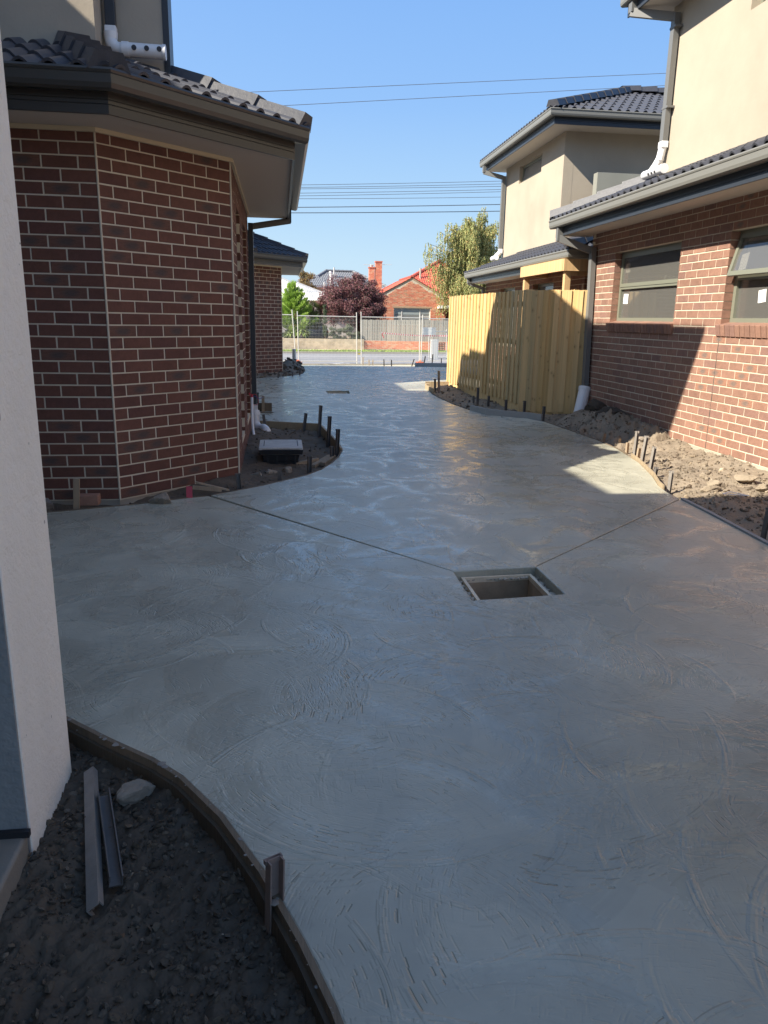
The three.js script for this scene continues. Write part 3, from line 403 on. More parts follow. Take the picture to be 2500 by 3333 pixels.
// ---------------------------------------------------------------- windows
// a window lies in a frame whose x runs along the wall, y up and z out of it
function fixWindow(house, pos, ry, w, h, fm, opts = {}) {
  const g = new THREE.Group(); const f = .05, d = .07, fr = [slab(0, w, 0, f, -d, 0), slab(0, w, h - f, h, -d, 0), slab(0, f, f, h - f, -d, 0), slab(w - f, w, f, h - f, -d, 0)];
  if (opts.transom) fr.push(slab(f, w - f, opts.transom - .03, opts.transom + .03, -d, .004));
  for (const x of opts.mullions || []) fr.push(slab(x - f / 2, x + f / 2, f, h - f, -d, .002));
  const m = part('window', fr, fm, house); m.position.copy(pos); m.rotation.y = ry;
  const pane = (x0, x1, y0, y1, z = -.03) => { const p = part('pane', slab(x0, x1, y0, y1, z - .002, z + .002), opts.glass || M.glass, m); p.castShadow = false; return p; };
  if (!opts.noPane) { const t = opts.transom; const ms = [0 + f, ...(opts.mullions || []), w - f]; for (let i = 0; i + 1 < ms.length; i++) { if (t) { pane(ms[i], ms[i + 1], f, t - .03); if (!opts.awning) pane(ms[i], ms[i + 1], t + .03, h - f); } else pane(ms[i], ms[i + 1], f, h - f); } }
  return m;
}

// ---------------------------------------------------------------- houses with a angled bay on the left of the driveway
const gutterLipOffset = .584;
function bayHouse(label, ox, oy, oz, near) {
  const h = thing('brick_house', label, 'house'), A = [-1.221 + ox, -5.795 + oz], B = [-.372 + ox, -6.638 + oz], zEnd = -9.95 + oz, y0 = oy, top = oy + 2.58;
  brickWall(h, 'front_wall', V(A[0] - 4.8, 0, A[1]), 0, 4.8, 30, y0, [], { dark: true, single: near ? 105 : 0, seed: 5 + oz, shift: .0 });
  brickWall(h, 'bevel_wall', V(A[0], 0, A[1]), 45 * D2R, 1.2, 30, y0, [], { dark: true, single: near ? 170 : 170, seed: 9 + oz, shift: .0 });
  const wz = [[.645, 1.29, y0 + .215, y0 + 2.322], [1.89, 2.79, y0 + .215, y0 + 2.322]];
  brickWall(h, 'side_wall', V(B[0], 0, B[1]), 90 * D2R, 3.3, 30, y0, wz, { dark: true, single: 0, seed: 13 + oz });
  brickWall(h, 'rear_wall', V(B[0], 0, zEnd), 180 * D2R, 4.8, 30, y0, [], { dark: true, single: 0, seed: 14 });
  for (const w of wz) fixWindow(h, V(B[0] - .10, w[2], B[1] - w[0]), 90 * D2R, w[1] - w[0], w[3] - w[2], M.frame, { transom: 1.5, glass: M.glassSky });
  part('footing', prism([[A[0] - 4.8, A[1] - .012], [A[0] - .008, A[1] - .012], [B[0] - .012, B[1] - .006], [B[0] - .012, zEnd], [A[0] - 4.8, zEnd]], oy - .4, oy - .012), M.concretePale, h);
  if (near) part('floor_slab', prism([[A[0] - 4.8, A[1] - .2], [A[0], A[1] - .2], [B[0] - .15, B[1] - .1], [B[0] - .15, zEnd + .1], [A[0] - 4.8, zEnd + .1]], oy - .02, oy + .02), M.interior, h);
  for (const q of [A, B]) part('corner_joint', cyl(V(q[0] - .004, oy - .01, q[1] - .004), V(q[0] - .004, top, q[1] - .004), .0085, .0085, 8), M.mortar, h);
  // eaves
  const k = Math.tan(22.5 * D2R), o = .46, F = [[A[0] - 5, A[1] + o], [A[0] + o * k, A[1] + o], [B[0] + o + .05, B[1] + o * k - .05], [B[0] + o + .05, zEnd - .38]];
  const lip = oy + 2.80; eaves(h, F, lip, M.gutter, M.fascia);
  part('soffit', prism([[A[0] - 5, A[1] - .05], [A[0] - 5, A[1] + o - .005], [F[1][0] - .002, F[1][1] - .005], [F[2][0] - .005, F[2][1] - .002], [F[2][0] - .005, zEnd - .38], [B[0] - .05, zEnd - .38], [B[0] - .05, B[1]], [A[0], A[1] - .05]].reverse(), top + .002, top + .012), M.soffit, h);
  part('eave_closer', prism([[B[0] - .1, zEnd - .395], [F[2][0] + .0, zEnd - .395], [F[2][0] + .0, zEnd - .38], [B[0] - .1, zEnd - .38]].reverse(), top - .0, top + .2), M.soffit, h);
  part('cornice_bead', sweep([[.001, -.028], [.022, -.028], [.022, .001], [.001, .001]], [V(A[0] - 4.8, top, A[1]), V(A[0], top, A[1]), V(B[0], top, B[1]), V(B[0], top, zEnd)]), M.cream, h);
  // tiled lower roof
  const pitch = 21.5 * D2R, tp = Math.tan(pitch), roof = part('roof', (() => {
    const e = F.map((p, i) => { const a = .07; return i === 0 ? [p[0], p[1] + a] : i === 1 ? [p[0] + a * k, p[1] + a] : i === 2 ? [p[0] + a, p[1] + a * k] : [p[0] + a, p[1]]; }), y = lip - .004;
    const q = (i, s) => { const p = e[i]; if (i === 0) return [p[0], y + s * tp, p[1] - s]; if (i === 1) return [p[0] - s * k, y + s * tp, p[1] - s]; if (i === 2) return [p[0] - s, y + s * tp, p[1] - s * k]; return [p[0] - s, y + s * tp, p[1]]; };
    return [poly3([q(0, 0), q(1, 0), q(1, 1.35), q(0, 1.35)]), poly3([q(1, 0), q(2, 0), q(2, 1.35), q(1, 1.35)]), poly3([q(2, 0), q(3, 0), q(3, 1.35), q(2, 1.35)])];
  })(), M.sarking, h);
  const E = F.map((p, i) => { const a = .07; return i === 0 ? V(p[0], lip - .004, p[1] + a) : i === 1 ? V(p[0] + a * k, lip - .004, p[1] + a) : i === 2 ? V(p[0] + a, lip - .004, p[1] + a * k) : V(p[0] + a, lip - .004, p[1]); });
  const s2 = Math.SQRT1_2, LB = E[1].distanceTo(E[2]), LA = E[0].distanceTo(E[1]), LC = E[2].distanceTo(E[3]);
  const start = near ? LA - 2.2 : LA - .7; // only the end of the front slope is seen
  roofSlope(roof, E[0].clone().add(V(start, 0, 0)), V(1, 0, 0), V(0, 0, -1), pitch, LA - start, 1.2, [[1, k, LA - start]], M.tileDark);
  roofSlope(roof, E[1], V(s2, 0, -s2), V(-s2, 0, -s2), pitch, LB, 1.5, [[-1, k, 0], [1, k, LB]], M.tileDark);
  roofSlope(roof, E[2], V(0, 0, -1), V(-1, 0, 0), pitch, LC, 1.3, [[-1, k, 0]], M.tileDark);
  const hip = (p, dx, dz, s) => V(p.x + dx * s, p.y + s * tp + .028, p.z + dz * s);
  hipCaps(roof, hip(E[1], -k, -1, -.02), hip(E[1], -k, -1, 1.2), M.tileDark, .122, 'hip_cap'); hipCaps(roof, hip(E[2], -1, -k, -.02), hip(E[2], -1, -k, near ? 1.05 : 1.9), M.tileDark, .12, 'hip_cap');
  settle(h, A[0] - 2.4, oy, (A[1] + zEnd) / 2);
  return h;
}
const L1 = bayHouse('two-storey dark brown brick house with angled corner, nearest on the left behind the white pillar', 0, 0, 0, true);
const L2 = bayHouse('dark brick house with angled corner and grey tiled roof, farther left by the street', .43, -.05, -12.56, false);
{ // upper storeys
  const h = L1, base = h.position.clone(), add = (n, g, m) => { const p = part(n, g, m, h); p.position.sub(base); return p; };
  add('upper_wall', [slab(-7, -1.30, 2.62, 5.44, -7.6, -6.42), slab(-7, -1.9, 2.62, 5.44, -12.0, -7.6), slab(-1.30, -.86, 2.62, 5.44, -6.96, -6.76)], M.beige);
  add('upper_eave', [slab(-8, -.32, 5.43, 5.50, -11.1, -6.05), slab(-8, -2.1, 5.432, 5.50, -12.42, -11.1), slab(-8, -4.0, 5.434, 5.50, -15.0, -12.42), hipBlock(-8, -.32, -11.1, -6.05, 5.50, .38)], M.fascia);
  
  add('corner_dark_strip', [slab(-.862, -.815, 3.05, 5.43, -6.97, -6.752)], M.pipeDark);  // flat dark slab covering the end face of the wall return
  const dp = add('downpipe', [rbox(.075, 2.0, .06, .006, -1.235, 4.43, -6.69)], M.pipeDark);
  const sp = add('spreader_pipe', [rbox(.085, .07, .07, .008, -1.235, 3.44, -6.675), cyl(V(-1.235, 3.43, -6.66), V(-1.235, 3.385, -6.66), .052, .048, 20), tube([V(-1.235, 3.40, -6.66), V(-1.232, 3.36, -6.655), V(-1.20, 3.325, -6.65), V(-1.13, 3.315, -6.645)], .045, 20, 20), cyl(V(-1.13, 3.315, -6.645), V(-.835, 3.31, -6.64), .05, .05, 24), cyl(V(-1.155, 3.315, -6.645), V(-1.105, 3.315, -6.645), .0545, .0545, 24), cyl(V(-.855, 3.31, -6.64), V(-.832, 3.31, -6.64), .0545, .0545, 24)], M.pvc);
  for (let i = 0; i < 3; i++) { const x = -1.06 + i * .093; const q = part('drain_hole', cyl(V(x, 3.317, -6.598), V(x, 3.3175, -6.5885), .0185, .0185, 20), M.pvcDark, sp); }
  add('eave_downpipe', [bar(V(.13, 2.72, -10.3), V(.13, 2.53, -10.3), .075, .055), bar(V(.14, 2.55, -10.3), V(-.345, 2.43, -9.98), .055, .075), bar(V(-.335, 2.46, -9.9), V(-.335, .24, -9.8), .06, .095)], M.pipeDark);
}
{
  const h = L2, base = h.position.clone(), add = (n, g, m) => { const p = part(n, g, m, h); p.position.sub(base); return p; };
  add('upper_wall', slab(-8, -4.6, 2.5, 5.2, -23, -14.6), M.beige);
  add('upper_eave', prism([[-10, -14.0], [-4.17, -14.0], [-.75, -16.6], [-.75, -23.4], [-10, -23.4]].reverse(), 5.30, 5.5), M.fascia);
}

// ---------------------------------------------------------------- the house beside the photographer
{
  const h = thing('rendered_house', 'white rendered pillar and porch of the house at the left edge, beside the camera', 'house');
  part('pillar', rbox(.42, 3.0, .40, .006, -.90, 1.28, -2.07), M.pillar, h);
  part('flashing', [slab(-1.2, -.685, .004, .022, -1.858, -1.842)], M.black, h);
  part('grey_face', slab(-1.112, -.694, -.2, 2.775, -1.871, -1.862), mat([.30, .30, .29], { map: renderMap, bumpMap: soilBump, bumpScale: .012, roughness: .9 }), h);  // separate darker grey slab over the near side of the pillar
  part('porch_slab', rbox(2.3, .16, 3.4, .012, -1.845, -.075, -.165), mat([.24, .22, .185], { map: renderMap, bumpMap: renderBump, bumpScale: .003, roughness: .75 }), h);
  part('porch_beam', [slab(-4.5, -.70, 2.78, 3.06, -2.26, -1.88), slab(-4.5, -.7, 2.76, 2.78, -2.25, 1.5)], M.greyRender, h);
  part('wall', [slab(-7, -1.112, -.2, 2.78, -2.24, -1.95), slab(-6, -1.6, -.2, 2.76, 1.4, 8), slab(-7.4, -4.5, -.2, 5.3, -5.3, 8), slab(-6.8, -2.2, 3.06, 5.3, -2.8, 8)], M.beige, h);
  part('eave', [slab(-8, -1.7, 5.28, 5.5, -3.36, 9), slab(-8, -3.78, 5.282, 5.5, -5.9, -3.36), hipBlock(-8, -1.7, -3.36, 9, 5.5, .38)], M.fascia, h);
  settle(h, -.9, -.2, -2.07);
}
tag(part('concrete_spill', (() => { const g = lump(77, .07, .10, .62, 3); g.translate(-.685, -.20, -1.42); return g; })(), M.concreteDark), 'rough lumpy concrete spilled below the porch slab edge', 'concrete spill');

// ---------------------------------------------------------------- the two houses on the right
const RY = -90 * D2R;
function panelX(x0, x1, y0, y1, z0, z1, holes) { // a wall of constant x with holes [z0, z1, y0, y1]
  const g = [], zs = [...new Set([z0, z1, ...holes.flatMap((h) => [h[0], h[1]])])].sort((a, b) => a - b);
  for (let i = 0; i + 1 < zs.length; i++) { const m = (zs[i] + zs[i + 1]) / 2; let y = y0; for (const h of holes.filter((q) => m > q[0] && m < q[1]).sort((a, b) => a[2] - b[2])) { if (h[2] > y) g.push(slab(x0, x1, y, h[2], zs[i], zs[i + 1])); y = h[3]; } if (y < y1) g.push(slab(x0, x1, y, y1, zs[i], zs[i + 1])); }
  return g;
}
{
  const h = thing('brick_house', 'two-storey dark brick and beige rendered house with two windows, nearest on the right', 'house');
  const X = 4.56, z0 = -11.16, y0 = .06, W = [[.83, 2.595], [3.585, 5.36]], sill = [];
  const wall = brickWall(h, 'side_wall', V(X, 0, z0), RY, 10.56, 30, y0, W.map((w) => [w[0], w[1], 1.254, 2.291]), { single: 250, skip: (b) => b.x > 5.9, seed: 21 });
  brickWall(h, 'rear_wall', V(X + 4.8, 0, z0), 180 * D2R, 4.8, 30, y0, [], { single: 0, seed: 22 });
  W.forEach((w, wi) => { const r = rng(40 + wi); for (let i = 0; i < 21; i++) { const g = new THREE.Mesh(brickGeo(.076, .2, i % 4, .118), pick(brickMats, r)); g.name = 'brick'; g.position.set(w[0] - .04 + .045 + i * .0868, 1.306, .028 + rr(-.002, .002, r)); g.rotation.x = .2; g.castShadow = g.receiveShadow = true; wall.add(g); } });
  W.forEach((w) => part('sill_bed', slab(X + .03, X + .2, 1.255, 1.36, z0 + w[0] + .001, z0 + w[1] - .001), M.mortar, h));
  const f1 = fixWindow(h, V(X + .10, 1.385, z0 + W[0][0]), RY, W[0][1] - W[0][0], .905, M.frame, { transom: .455, awning: true });
  const f2 = fixWindow(h, V(X + .10, 1.385, z0 + W[1][0]), RY, W[1][1] - W[1][0], .905, M.frame, { transom: .455, awning: true });
  const sash = (win, w, open) => { const hh = .42, f = .045, s = part('sash', [slab(0, w, 0, f, -.035, 0), slab(0, w, hh - f, hh, -.035, 0), slab(0, f, f, hh - f, -.035, 0), slab(w - f, w, f, hh - f, -.035, 0)].map((g) => { g.translate(0, -hh, 0); return g; }), M.frame, win); s.position.set(.03, .875, .012); s.rotation.x = -open; const p = part('sash_pane', slab(f, w - f, f - hh, -f, -.02, -.016), M.glass, win); p.position.copy(s.position); p.rotation.x = -open; p.castShadow = false; return s; };
  sash(f1, W[0][1] - W[0][0] - .06, 0); sash(f2, W[1][1] - W[1][0] - .06, .25);
  const st = (win, x, y, w, hh, z = -.026, rz = 0, rx = 0) => { const p = part('paper_sticker', box(w, hh, .002), M.paper, win); p.position.set(x, y, z); p.rotation.set(rx, 0, rz); };
  st(f1, .165, .70, .13, .115); st(f1, .175, .30, .135, .13, -.026, -.03); st(f2, .17, .60, .12, .17, .03, .16, -.25); st(f2, .46, .26, .12, .12, -.026, .1);
  part('sash_winder', [slab(-.05, .05, 0, .012, 0, .03), bar(V(0, .01, .02), V(.05, .07, .03), .012, .012)].map((g) => { g.rotateY(RY); g.translate(X + .19, 1.385 + .49, z0 + 1.95); return g; }), M.white, h);
  part('interior_wall', [...panelX(X + .18, X + .25, .1, 2.6, z0 + .1, -.7, W.map((w) => [z0 + w[0], z0 + w[1], 1.385, 2.285])), slab(8.2, 8.3, .1, 2.6, z0 + .1, -.7), slab(X + .25, 8.2, .1, 2.6, z0 + .1, z0 + .2), slab(X + .25, 8.2, .1, 2.6, -8.2, -8.1), slab(X + .25, 8.2, .1, 2.6, -.8, -.7), slab(X + .25, 8.2, 2.5, 2.6, z0 + .2, -.8), slab(X + .25, 8.2, .0, .1, z0 + .2, -.8)], M.plaster, h);
  part('footing', [slab(X + .006, X + .3, -.5, y0 - .012, z0, -.6), slab(X - .004, X + .006, -.02, y0 - .012, -8.4, -7.6), slab(X - .012, X + .006, -.05, y0 - .006, -6.75, -6.1)], M.concretePale, h);
  part('control_joint', slab(X - .0016, X + .004, y0, 1.25, -7.569, -7.5645), M.steel, h);
  const lip = 2.81, F = [[4.082, -11.42], [4.082, 1]]; eaves(h, F, lip, M.gutterPale, M.fasciaDark);
  part('soffit', slab(4.086, 4.62, 2.604, 2.614, -11.42, 1), M.soffit, h); part('eave_closer', [slab(4.09, 4.62, 2.60, 2.86, -11.43, -11.415)], M.soffit, h);
  const pitch = 22 * D2R, tp = Math.tan(pitch), roof = part('roof', [poly3([[4.01, 2.815, -11.4], [4.01, 2.815, 1], [5.05, 2.815 + 1.04 * tp, 1], [5.05, 2.815 + 1.04 * tp, -10.36]]), poly3([[4.01, 2.815, -11.4], [5.05, 2.815 + 1.04 * tp, -10.36], [9, 2.815 + 1.04 * tp, -10.36], [9, 2.815, -11.4]])], M.sarking, h);
  roofSlope(roof, V(4.01, 2.815, -11.4), V(0, 0, 1), V(1, 0, 0), pitch, 6.6, 1.04, [[-1, 1, 0]], M.tileDark);
  hipCaps(roof, V(4.01, 2.87, -11.4), V(5.0, 2.87 + .99 * tp, -10.41), M.tileDark, .11, 'hip_cap');
  part('upper_wall', [...panelX(5.0, 5.25, 2.9, 5.235, -10.22, 1, [[-8.47, -6.4, 4.6, 5.12]]), slab(5.25, 9, 2.9, 5.235, -10.215, 1)], M.beige, h);
  fixWindow(h, V(5.10, 4.6, -8.47), RY, 2.07, .52, M.frame, { glass: M.glassSky });
  eaves(h, [[4.55, -10.6], [4.55, 1]], 5.45, M.gutterPale, M.fasciaDark); part('upper_soffit', slab(4.554, 5.05, 5.235, 5.245, -10.6, 1), M.soffit, h); part('upper_roof', [slab(4.56, 9, 5.25, 5.43, -10.6, 1.5), hipBlock(4.47, 9, -10.62, 2, 5.44, .4)], M.tileDark, h);
  part('downpipe', [bar(V(4.52, 5.33, -10.38), V(4.52, 5.2, -10.38), .075, .1), bar(V(4.50, 5.2, -10.38), V(4.95, 5.06, -10.03), .06, .095), slab(4.905, 4.975, 3.62, 5.1, -10.08, -9.985), slab(4.90, 4.999, 4.93, 4.955, -10.09, -9.94), slab(4.90, 4.999, 4.02, 4.045, -10.09, -9.94)], M.pipeGrey, h);
  const sp = part('spreader_pipe', [rbox(.09, .08, .11, .008, 4.94, 3.60, -10.03), cyl(V(4.94, 3.58, -10.03), V(4.92, 3.42, -10.05), .05, .05, 20), tube([V(4.93, 3.46, -10.04), V(4.90, 3.36, -10.1), V(4.87, 3.30, -10.13)], .05, 12, 16), cyl(V(4.87, 3.28, -10.33), V(4.87, 3.28, -9.80), .055, .055, 24), cyl(V(4.87, 3.28, -9.83), V(4.87, 3.28, -9.795), .06, .06, 24)], M.pvc, h);
  for (let i = 0; i < 3; i++) part('drain_hole', cyl(V(4.82, 3.262, -10.12 + i * .085), V(4.8155, 3.26, -10.12 + i * .085), .02, .02, 16), M.pvcDark, sp);
  part('eave_downpipe', [bar(V(4.05, 2.70, -11.15), V(4.05, 2.50, -11.15), .095, .07), bar(V(4.02, 2.545, -11.15), V(4.50, 2.37, -11.02), .06, .095), bar(V(4.505, 2.41, -11.0), V(4.50, .38, -10.86), .07, .10)], M.pipeGrey, h);
  settle(h, 6.5, 0, -5.5);
}
tag(part('drain_pipe', [cyl(V(4.50, .41, -10.86), V(4.30, -.22, -10.62), .085, .085, 28), cyl(V(4.502, .425, -10.863), V(4.49, .38, -10.85), .092, .092, 28)], M.pvc), 'fat white drain pipe leaning at the foot of the right brick house', 'drain pipe');
{
  const h = thing('brick_house', 'farther right house with beige upper storey, grey hip roof and narrow window', 'house');
  const z0 = -17.95, y0 = -.36, W = [[1.22, 2.31], [3.45, 4.58]];
  brickWall(h, 'side_wall', V(4.80, 0, z0), RY, 6.0, 30, y0, W.map((w) => [w[0], w[1], .9, 2.05]), { single: 150, skip: (b) => b.y < 1.6, seed: 31 });
  brickWall(h, 'front_wall', V(4.80, 0, -11.95), 0, 4.8, 30, y0, [], { single: 40, skip: (b) => b.y < 1.6, seed: 32 });
  W.forEach((w) => fixWindow(h, V(4.90, .9, z0 + w[0]), RY, w[1] - w[0], 1.15, M.frame, { transom: .6, glass: M.glassSky }));
  part('interior_wall', slab(5.2, 9, y0, 2.2, -17.9, -12.1), M.interior, h);
  const lip = 2.43, F = [[4.424, -18.1], [4.424, -11.57], [8, -11.57]]; part('gutter', sweep(GUT, F.map((q) => V(q[0], lip, q[1]))), M.gutterPale, h);
  part('fascia', sweep(FAS, [V(4.424, lip, -18.1), V(4.424, lip, -13.7)]), M.fascia, h);
  part('soffit', slab(4.43, 4.9, 2.20, 2.21, -18.1, -11.6), M.soffit, h);
  const pitch = 22 * D2R, tp = Math.tan(pitch), e = 4.354, ze = -11.5, zf = -18.15, roof = part('roof', [poly3([[e, lip, zf], [e, lip, ze], [e + 1, lip + tp, ze - 1], [e + 1, lip + tp, zf + 1]]), poly3([[e, lip, ze], [9, lip, ze], [9, lip + 2.4 * tp, ze - 2.4], [e + 2.4, lip + 2.4 * tp, ze - 2.4]]), poly3([[e, lip, zf], [e + 1, lip + tp, zf + 1], [9, lip + tp, zf + 1], [9, lip, zf]])], M.sarking, h);
  roofSlope(roof, V(e, lip, zf), V(0, 0, 1), V(1, 0, 0), pitch, ze - zf, 1.0, [[-1, 1, 0], [1, 1, ze - zf]], M.tileDark);
  roofSlope(roof, V(e, lip, ze), V(1, 0, 0), V(0, 0, -1), pitch, 2.6, 2.3, [[-1, 1, 0]], M.tileDark);
  hipCaps(roof, V(e, lip + .06, ze), V(e + 2.2, lip + 2.2 * tp + .06, ze - 2.2), M.tileDark, .11, 'hip_cap');
  part('upper_wall', [...panelX(5.31, 5.5, 2.4, 4.81, -18.5, -14.7, [[-17.47, -15.98, 4.31, 4.67]]), slab(5.5, 9.5, 2.4, 4.808, -18.5, -14.702)], M.beige, h);
  const uw = fixWindow(h, V(5.39, 4.31, -17.47), RY, 1.49, .36, M.frame, { noPane: true }); { const p = part('pane', [slab(.05, 1.44, -.29, 0, -.02, -.016)], M.glassSky, uw); p.position.set(0, .33, -.01); p.rotation.x = -.12; const s = part('sash', [slab(.03, 1.46, -.31, -.27, -.03, 0), slab(.03, .06, -.27, 0, -.03, 0), slab(1.43, 1.46, -.27, 0, -.03, 0)], M.frame, uw); s.position.copy(p.position); s.rotation.x = -.12; }
  part('balcony_parapet', [slab(5.70, 8.5, 2.6, 3.98, -14.16, -13.98)], mat([.30, .30, .26], { map: renderMap, roughness: .6 }), h);
  const up = 5.0, G = [[4.874, -18.9], [4.874, -14.12], [9.5, -14.12]]; eaves(h, G, up, M.gutterPale, M.fasciaDark);
  part('upper_soffit', prism([[4.878, -18.9], [4.878, -14.125], [9.5, -14.125], [9.5, -18.9]], 4.795, 4.805), M.soffit, h);
  const E = V(4.80, up, -14.05), roof2 = part('upper_roof', hipBlock(4.80, 11.5, -18.85, -14.05, up, tp), M.sarking, h);
  roofSlope(roof2, E, V(1, 0, 0), V(0, 0, -1), pitch, 4.6, 2.4, [[-1, 1, 0]], M.tileDark); roofSlope(roof2, V(4.80, up, -18.85), V(0, 0, 1), V(1, 0, 0), pitch, 4.8, 2.4, [[-1, 1, 0], [1, 1, 4.8]], M.tileDark, false);
  hipCaps(roof2, V(4.80, up + .06, -14.05), V(7.2, up + .06 + 2.4 * tp, -16.45), M.tileDark, .12, 'hip_cap'); hipCaps(roof2, V(11, up + .07 + 2.4 * tp, -16.45), V(7.1, up + .07 + 2.4 * tp, -16.45), M.tileDark, .12, 'ridge_cap');
  part('downpipe', [bar(V(4.80, 4.86, -18.6), V(4.80, 4.72, -18.6), .07, .09), bar(V(4.79, 4.73, -18.6), V(5.22, 4.6, -18.45), .06, .09), slab(5.20, 5.28, 2.95, 4.63, -18.5, -18.4)], M.pipeGrey, h);
  part('spreader_pipe', [rbox(.09, .1, .1, .01, 5.24, 2.97, -18.42), cyl(V(5.22, 2.93, -18.42), V(5.08, 2.80, -18.35), .055, .055), cyl(V(5.08, 2.80, -18.5), V(5.05, 2.80, -18.05), .058, .058)], M.pvc, h);
  part('eave_downpipe', [bar(V(4.40, 2.33, -18.0), V(4.40, 2.2, -18.0), .07, .09), bar(V(4.38, 2.21, -18.0), V(4.76, 2.08, -17.93), .05, .07), slab(4.71, 4.78, -.3, 2.12, -17.97, -17.9)], M.pipeGrey, h);
  settle(h, 7, -.36, -15);
}
{
  const p = thing('porch_frame', 'raw timber porch posts and beams above the fence, under the right eave', 'porch frame'), w = M.rawTimber;
  part('beam', slab(4.295, 4.345, 2.125, 2.30, -13.72, -11.62), w, p); part('beam', slab(4.30, 6.2, 2.123, 2.298, -11.615, -11.57), w, p); part('beam', slab(4.36, 4.80, 2.127, 2.27, -13.74, -13.69), w, p);
  part('beam', slab(4.44, 6.1, 2.06, 2.20, -11.72, -11.675), w, p); part('post', slab(4.348, 4.438, -.2, 2.13, -13.70, -13.61), w, p); part('post', slab(4.348, 4.438, -.2, 2.122, -11.71, -11.62), w, p);
  part('brace', bar(V(5.0, 1.62, -11.9), V(4.6, 1.86, -11.85), .03, .06), w, p); settle(p, 4.39, -.2, -12.6);
}

// ---------------------------------------------------------------- timber fence
const palMats = [[.80, .56, .26], [.70, .51, .255], [.84, .60, .30], [.65, .50, .265], [.74, .51, .225]].map((c) => mat(c, { map: woodMap, bumpMap: woodBump, bumpScale: .0015, roughness: .8 }));
{
  const f = thing('timber_fence', 'new yellow treated pine paling fence turning a corner beside the right houses', 'fence'), r = rng(61);
  const run = (P, Q, n, top, y0, wide) => {
    const d = V(Q[0] - P[0], 0, Q[1] - P[1]), L = d.length(); d.normalize(); const out = V(d.z, 0, -d.x); const ry = Math.atan2(-d.z, d.x) + Math.PI, pitch = L / n;
    for (let i = 0; i < n; i++) {
      const front = i % 2, w = front ? wide : .125, t = top + rr(-.006, .006, r), yb = y0 + rr(0, .03, r), g = rbox(w, t - yb, .015, .002);
      const uv = metric(g, r() * 3), m = new THREE.Mesh(uv, pick(palMats, r)); m.name = 'paling'; const c = V(P[0], 0, P[1]).addScaledVector(d, (i + .5) * pitch).addScaledVector(out, front ? .019 : 0);
      m.position.set(c.x, (t + yb) / 2, c.z); m.rotation.set(0, ry, rr(-.003, .003, r)); m.castShadow = m.receiveShadow = true; f.add(m);
    }
    for (const y of [.35, 1.05, 1.62]) { const a = V(P[0], y, P[1]).addScaledVector(out, -.03), b = V(Q[0], y, Q[1]).addScaledVector(out, -.03); part('rail', bar(a, b, .04, .075), palMats[0], f); }
    part('plinth_board', bar(V(P[0], .07, P[1]).addScaledVector(out, -.003), V(Q[0], .07, Q[1]).addScaledVector(out, -.003), .012, .19), palMats[2], f);
    for (const k of [.05, .5, .95]) { const c = V(P[0], 0, P[1]).addScaledVector(d, L * k).addScaledVector(out, -.11); part('post', slab(c.x - .05, c.x + .05, -.2, 1.8, c.z - .05, c.z + .05), palMats[3], f); }
  };
  run([3.66, -11.34], [3.435, -15.53], 44, 1.82, .10, .078); run([4.50, -10.98], [3.665, -11.33], 11, 1.82, .0, .083);
  settle(f, 3.66, -.05, -11.33);
}

// ---------------------------------------------------------------- formwork, stakes, pits
const boardProf = (h0, h1, t = .018) => [[0, h0], [t, h0], [t, h1], [0, h1], [0, h0]];
const P3 = (l, y = 0) => l.map((q) => V(q[0], y, q[1]));
tag(part('form_board', sweep(boardProf(-.16, .006, .016), P3(NEAR.slice(1, 13).reverse())), M.formply), 'curved brown form board holding the slab edge round the foreground bed', 'form board');
tag(part('form_board', sweep([[.0165, -.17], [.028, -.17], [.028, -.022], [.0165, -.022], [.0165, -.17]], P3(NEAR.slice(1, 13).reverse())), mat([.10, .078, .055], { map: woodMap, bumpMap: woodBump, bumpScale: .003, roughness: .6 })), 'darker wet inner strip backing the curved foreground form board', 'form board');
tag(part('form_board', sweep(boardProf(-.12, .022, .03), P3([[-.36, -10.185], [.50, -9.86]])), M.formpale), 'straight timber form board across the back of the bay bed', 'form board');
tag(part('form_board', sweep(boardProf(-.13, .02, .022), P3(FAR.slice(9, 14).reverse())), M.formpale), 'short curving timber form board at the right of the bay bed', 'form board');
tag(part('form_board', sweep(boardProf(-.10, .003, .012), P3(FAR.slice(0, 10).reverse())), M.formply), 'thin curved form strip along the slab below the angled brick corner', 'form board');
tag(part('form_board', sweep(boardProf(-.10, .004, .012), P3([[-5, -5], [-1.659, -5.402], [-1.061, -5.619], [-.719, -5.80], [-.58, -5.86]].reverse())), M.formply), 'dark form strip along the slab edge below the shaded brick wall', 'form board');
{ const e = FAR.slice(31, 50); }
const RI = FAR.findIndex((q) => q[0] === 3.75);
tag(part('form_board', sweep(boardProf(-.10, .012, .03), P3([[3.05, 2], ...NEAR.slice(-6, -1)].filter((q, i, a) => !i || Math.hypot(q[0] - a[i - 1][0], q[1] - a[i - 1][1]) > .05)).sort((a, b) => b.z - a.z)), M.concretePlain), 'concrete smeared form board along the right slab edge, near part', 'form board');
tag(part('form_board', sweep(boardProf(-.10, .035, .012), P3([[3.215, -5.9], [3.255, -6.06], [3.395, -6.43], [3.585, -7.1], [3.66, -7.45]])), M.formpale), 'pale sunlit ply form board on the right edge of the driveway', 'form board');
tag(part('form_board', sweep(boardProf(-.10, .006, .012), P3([[3.68, -7.6], [3.724, -7.945], [3.75, -8.6], [3.712, -9.46], [3.675, -10.2]])), M.formply), 'shaded form board edge below the earth heap on the right', 'form board');
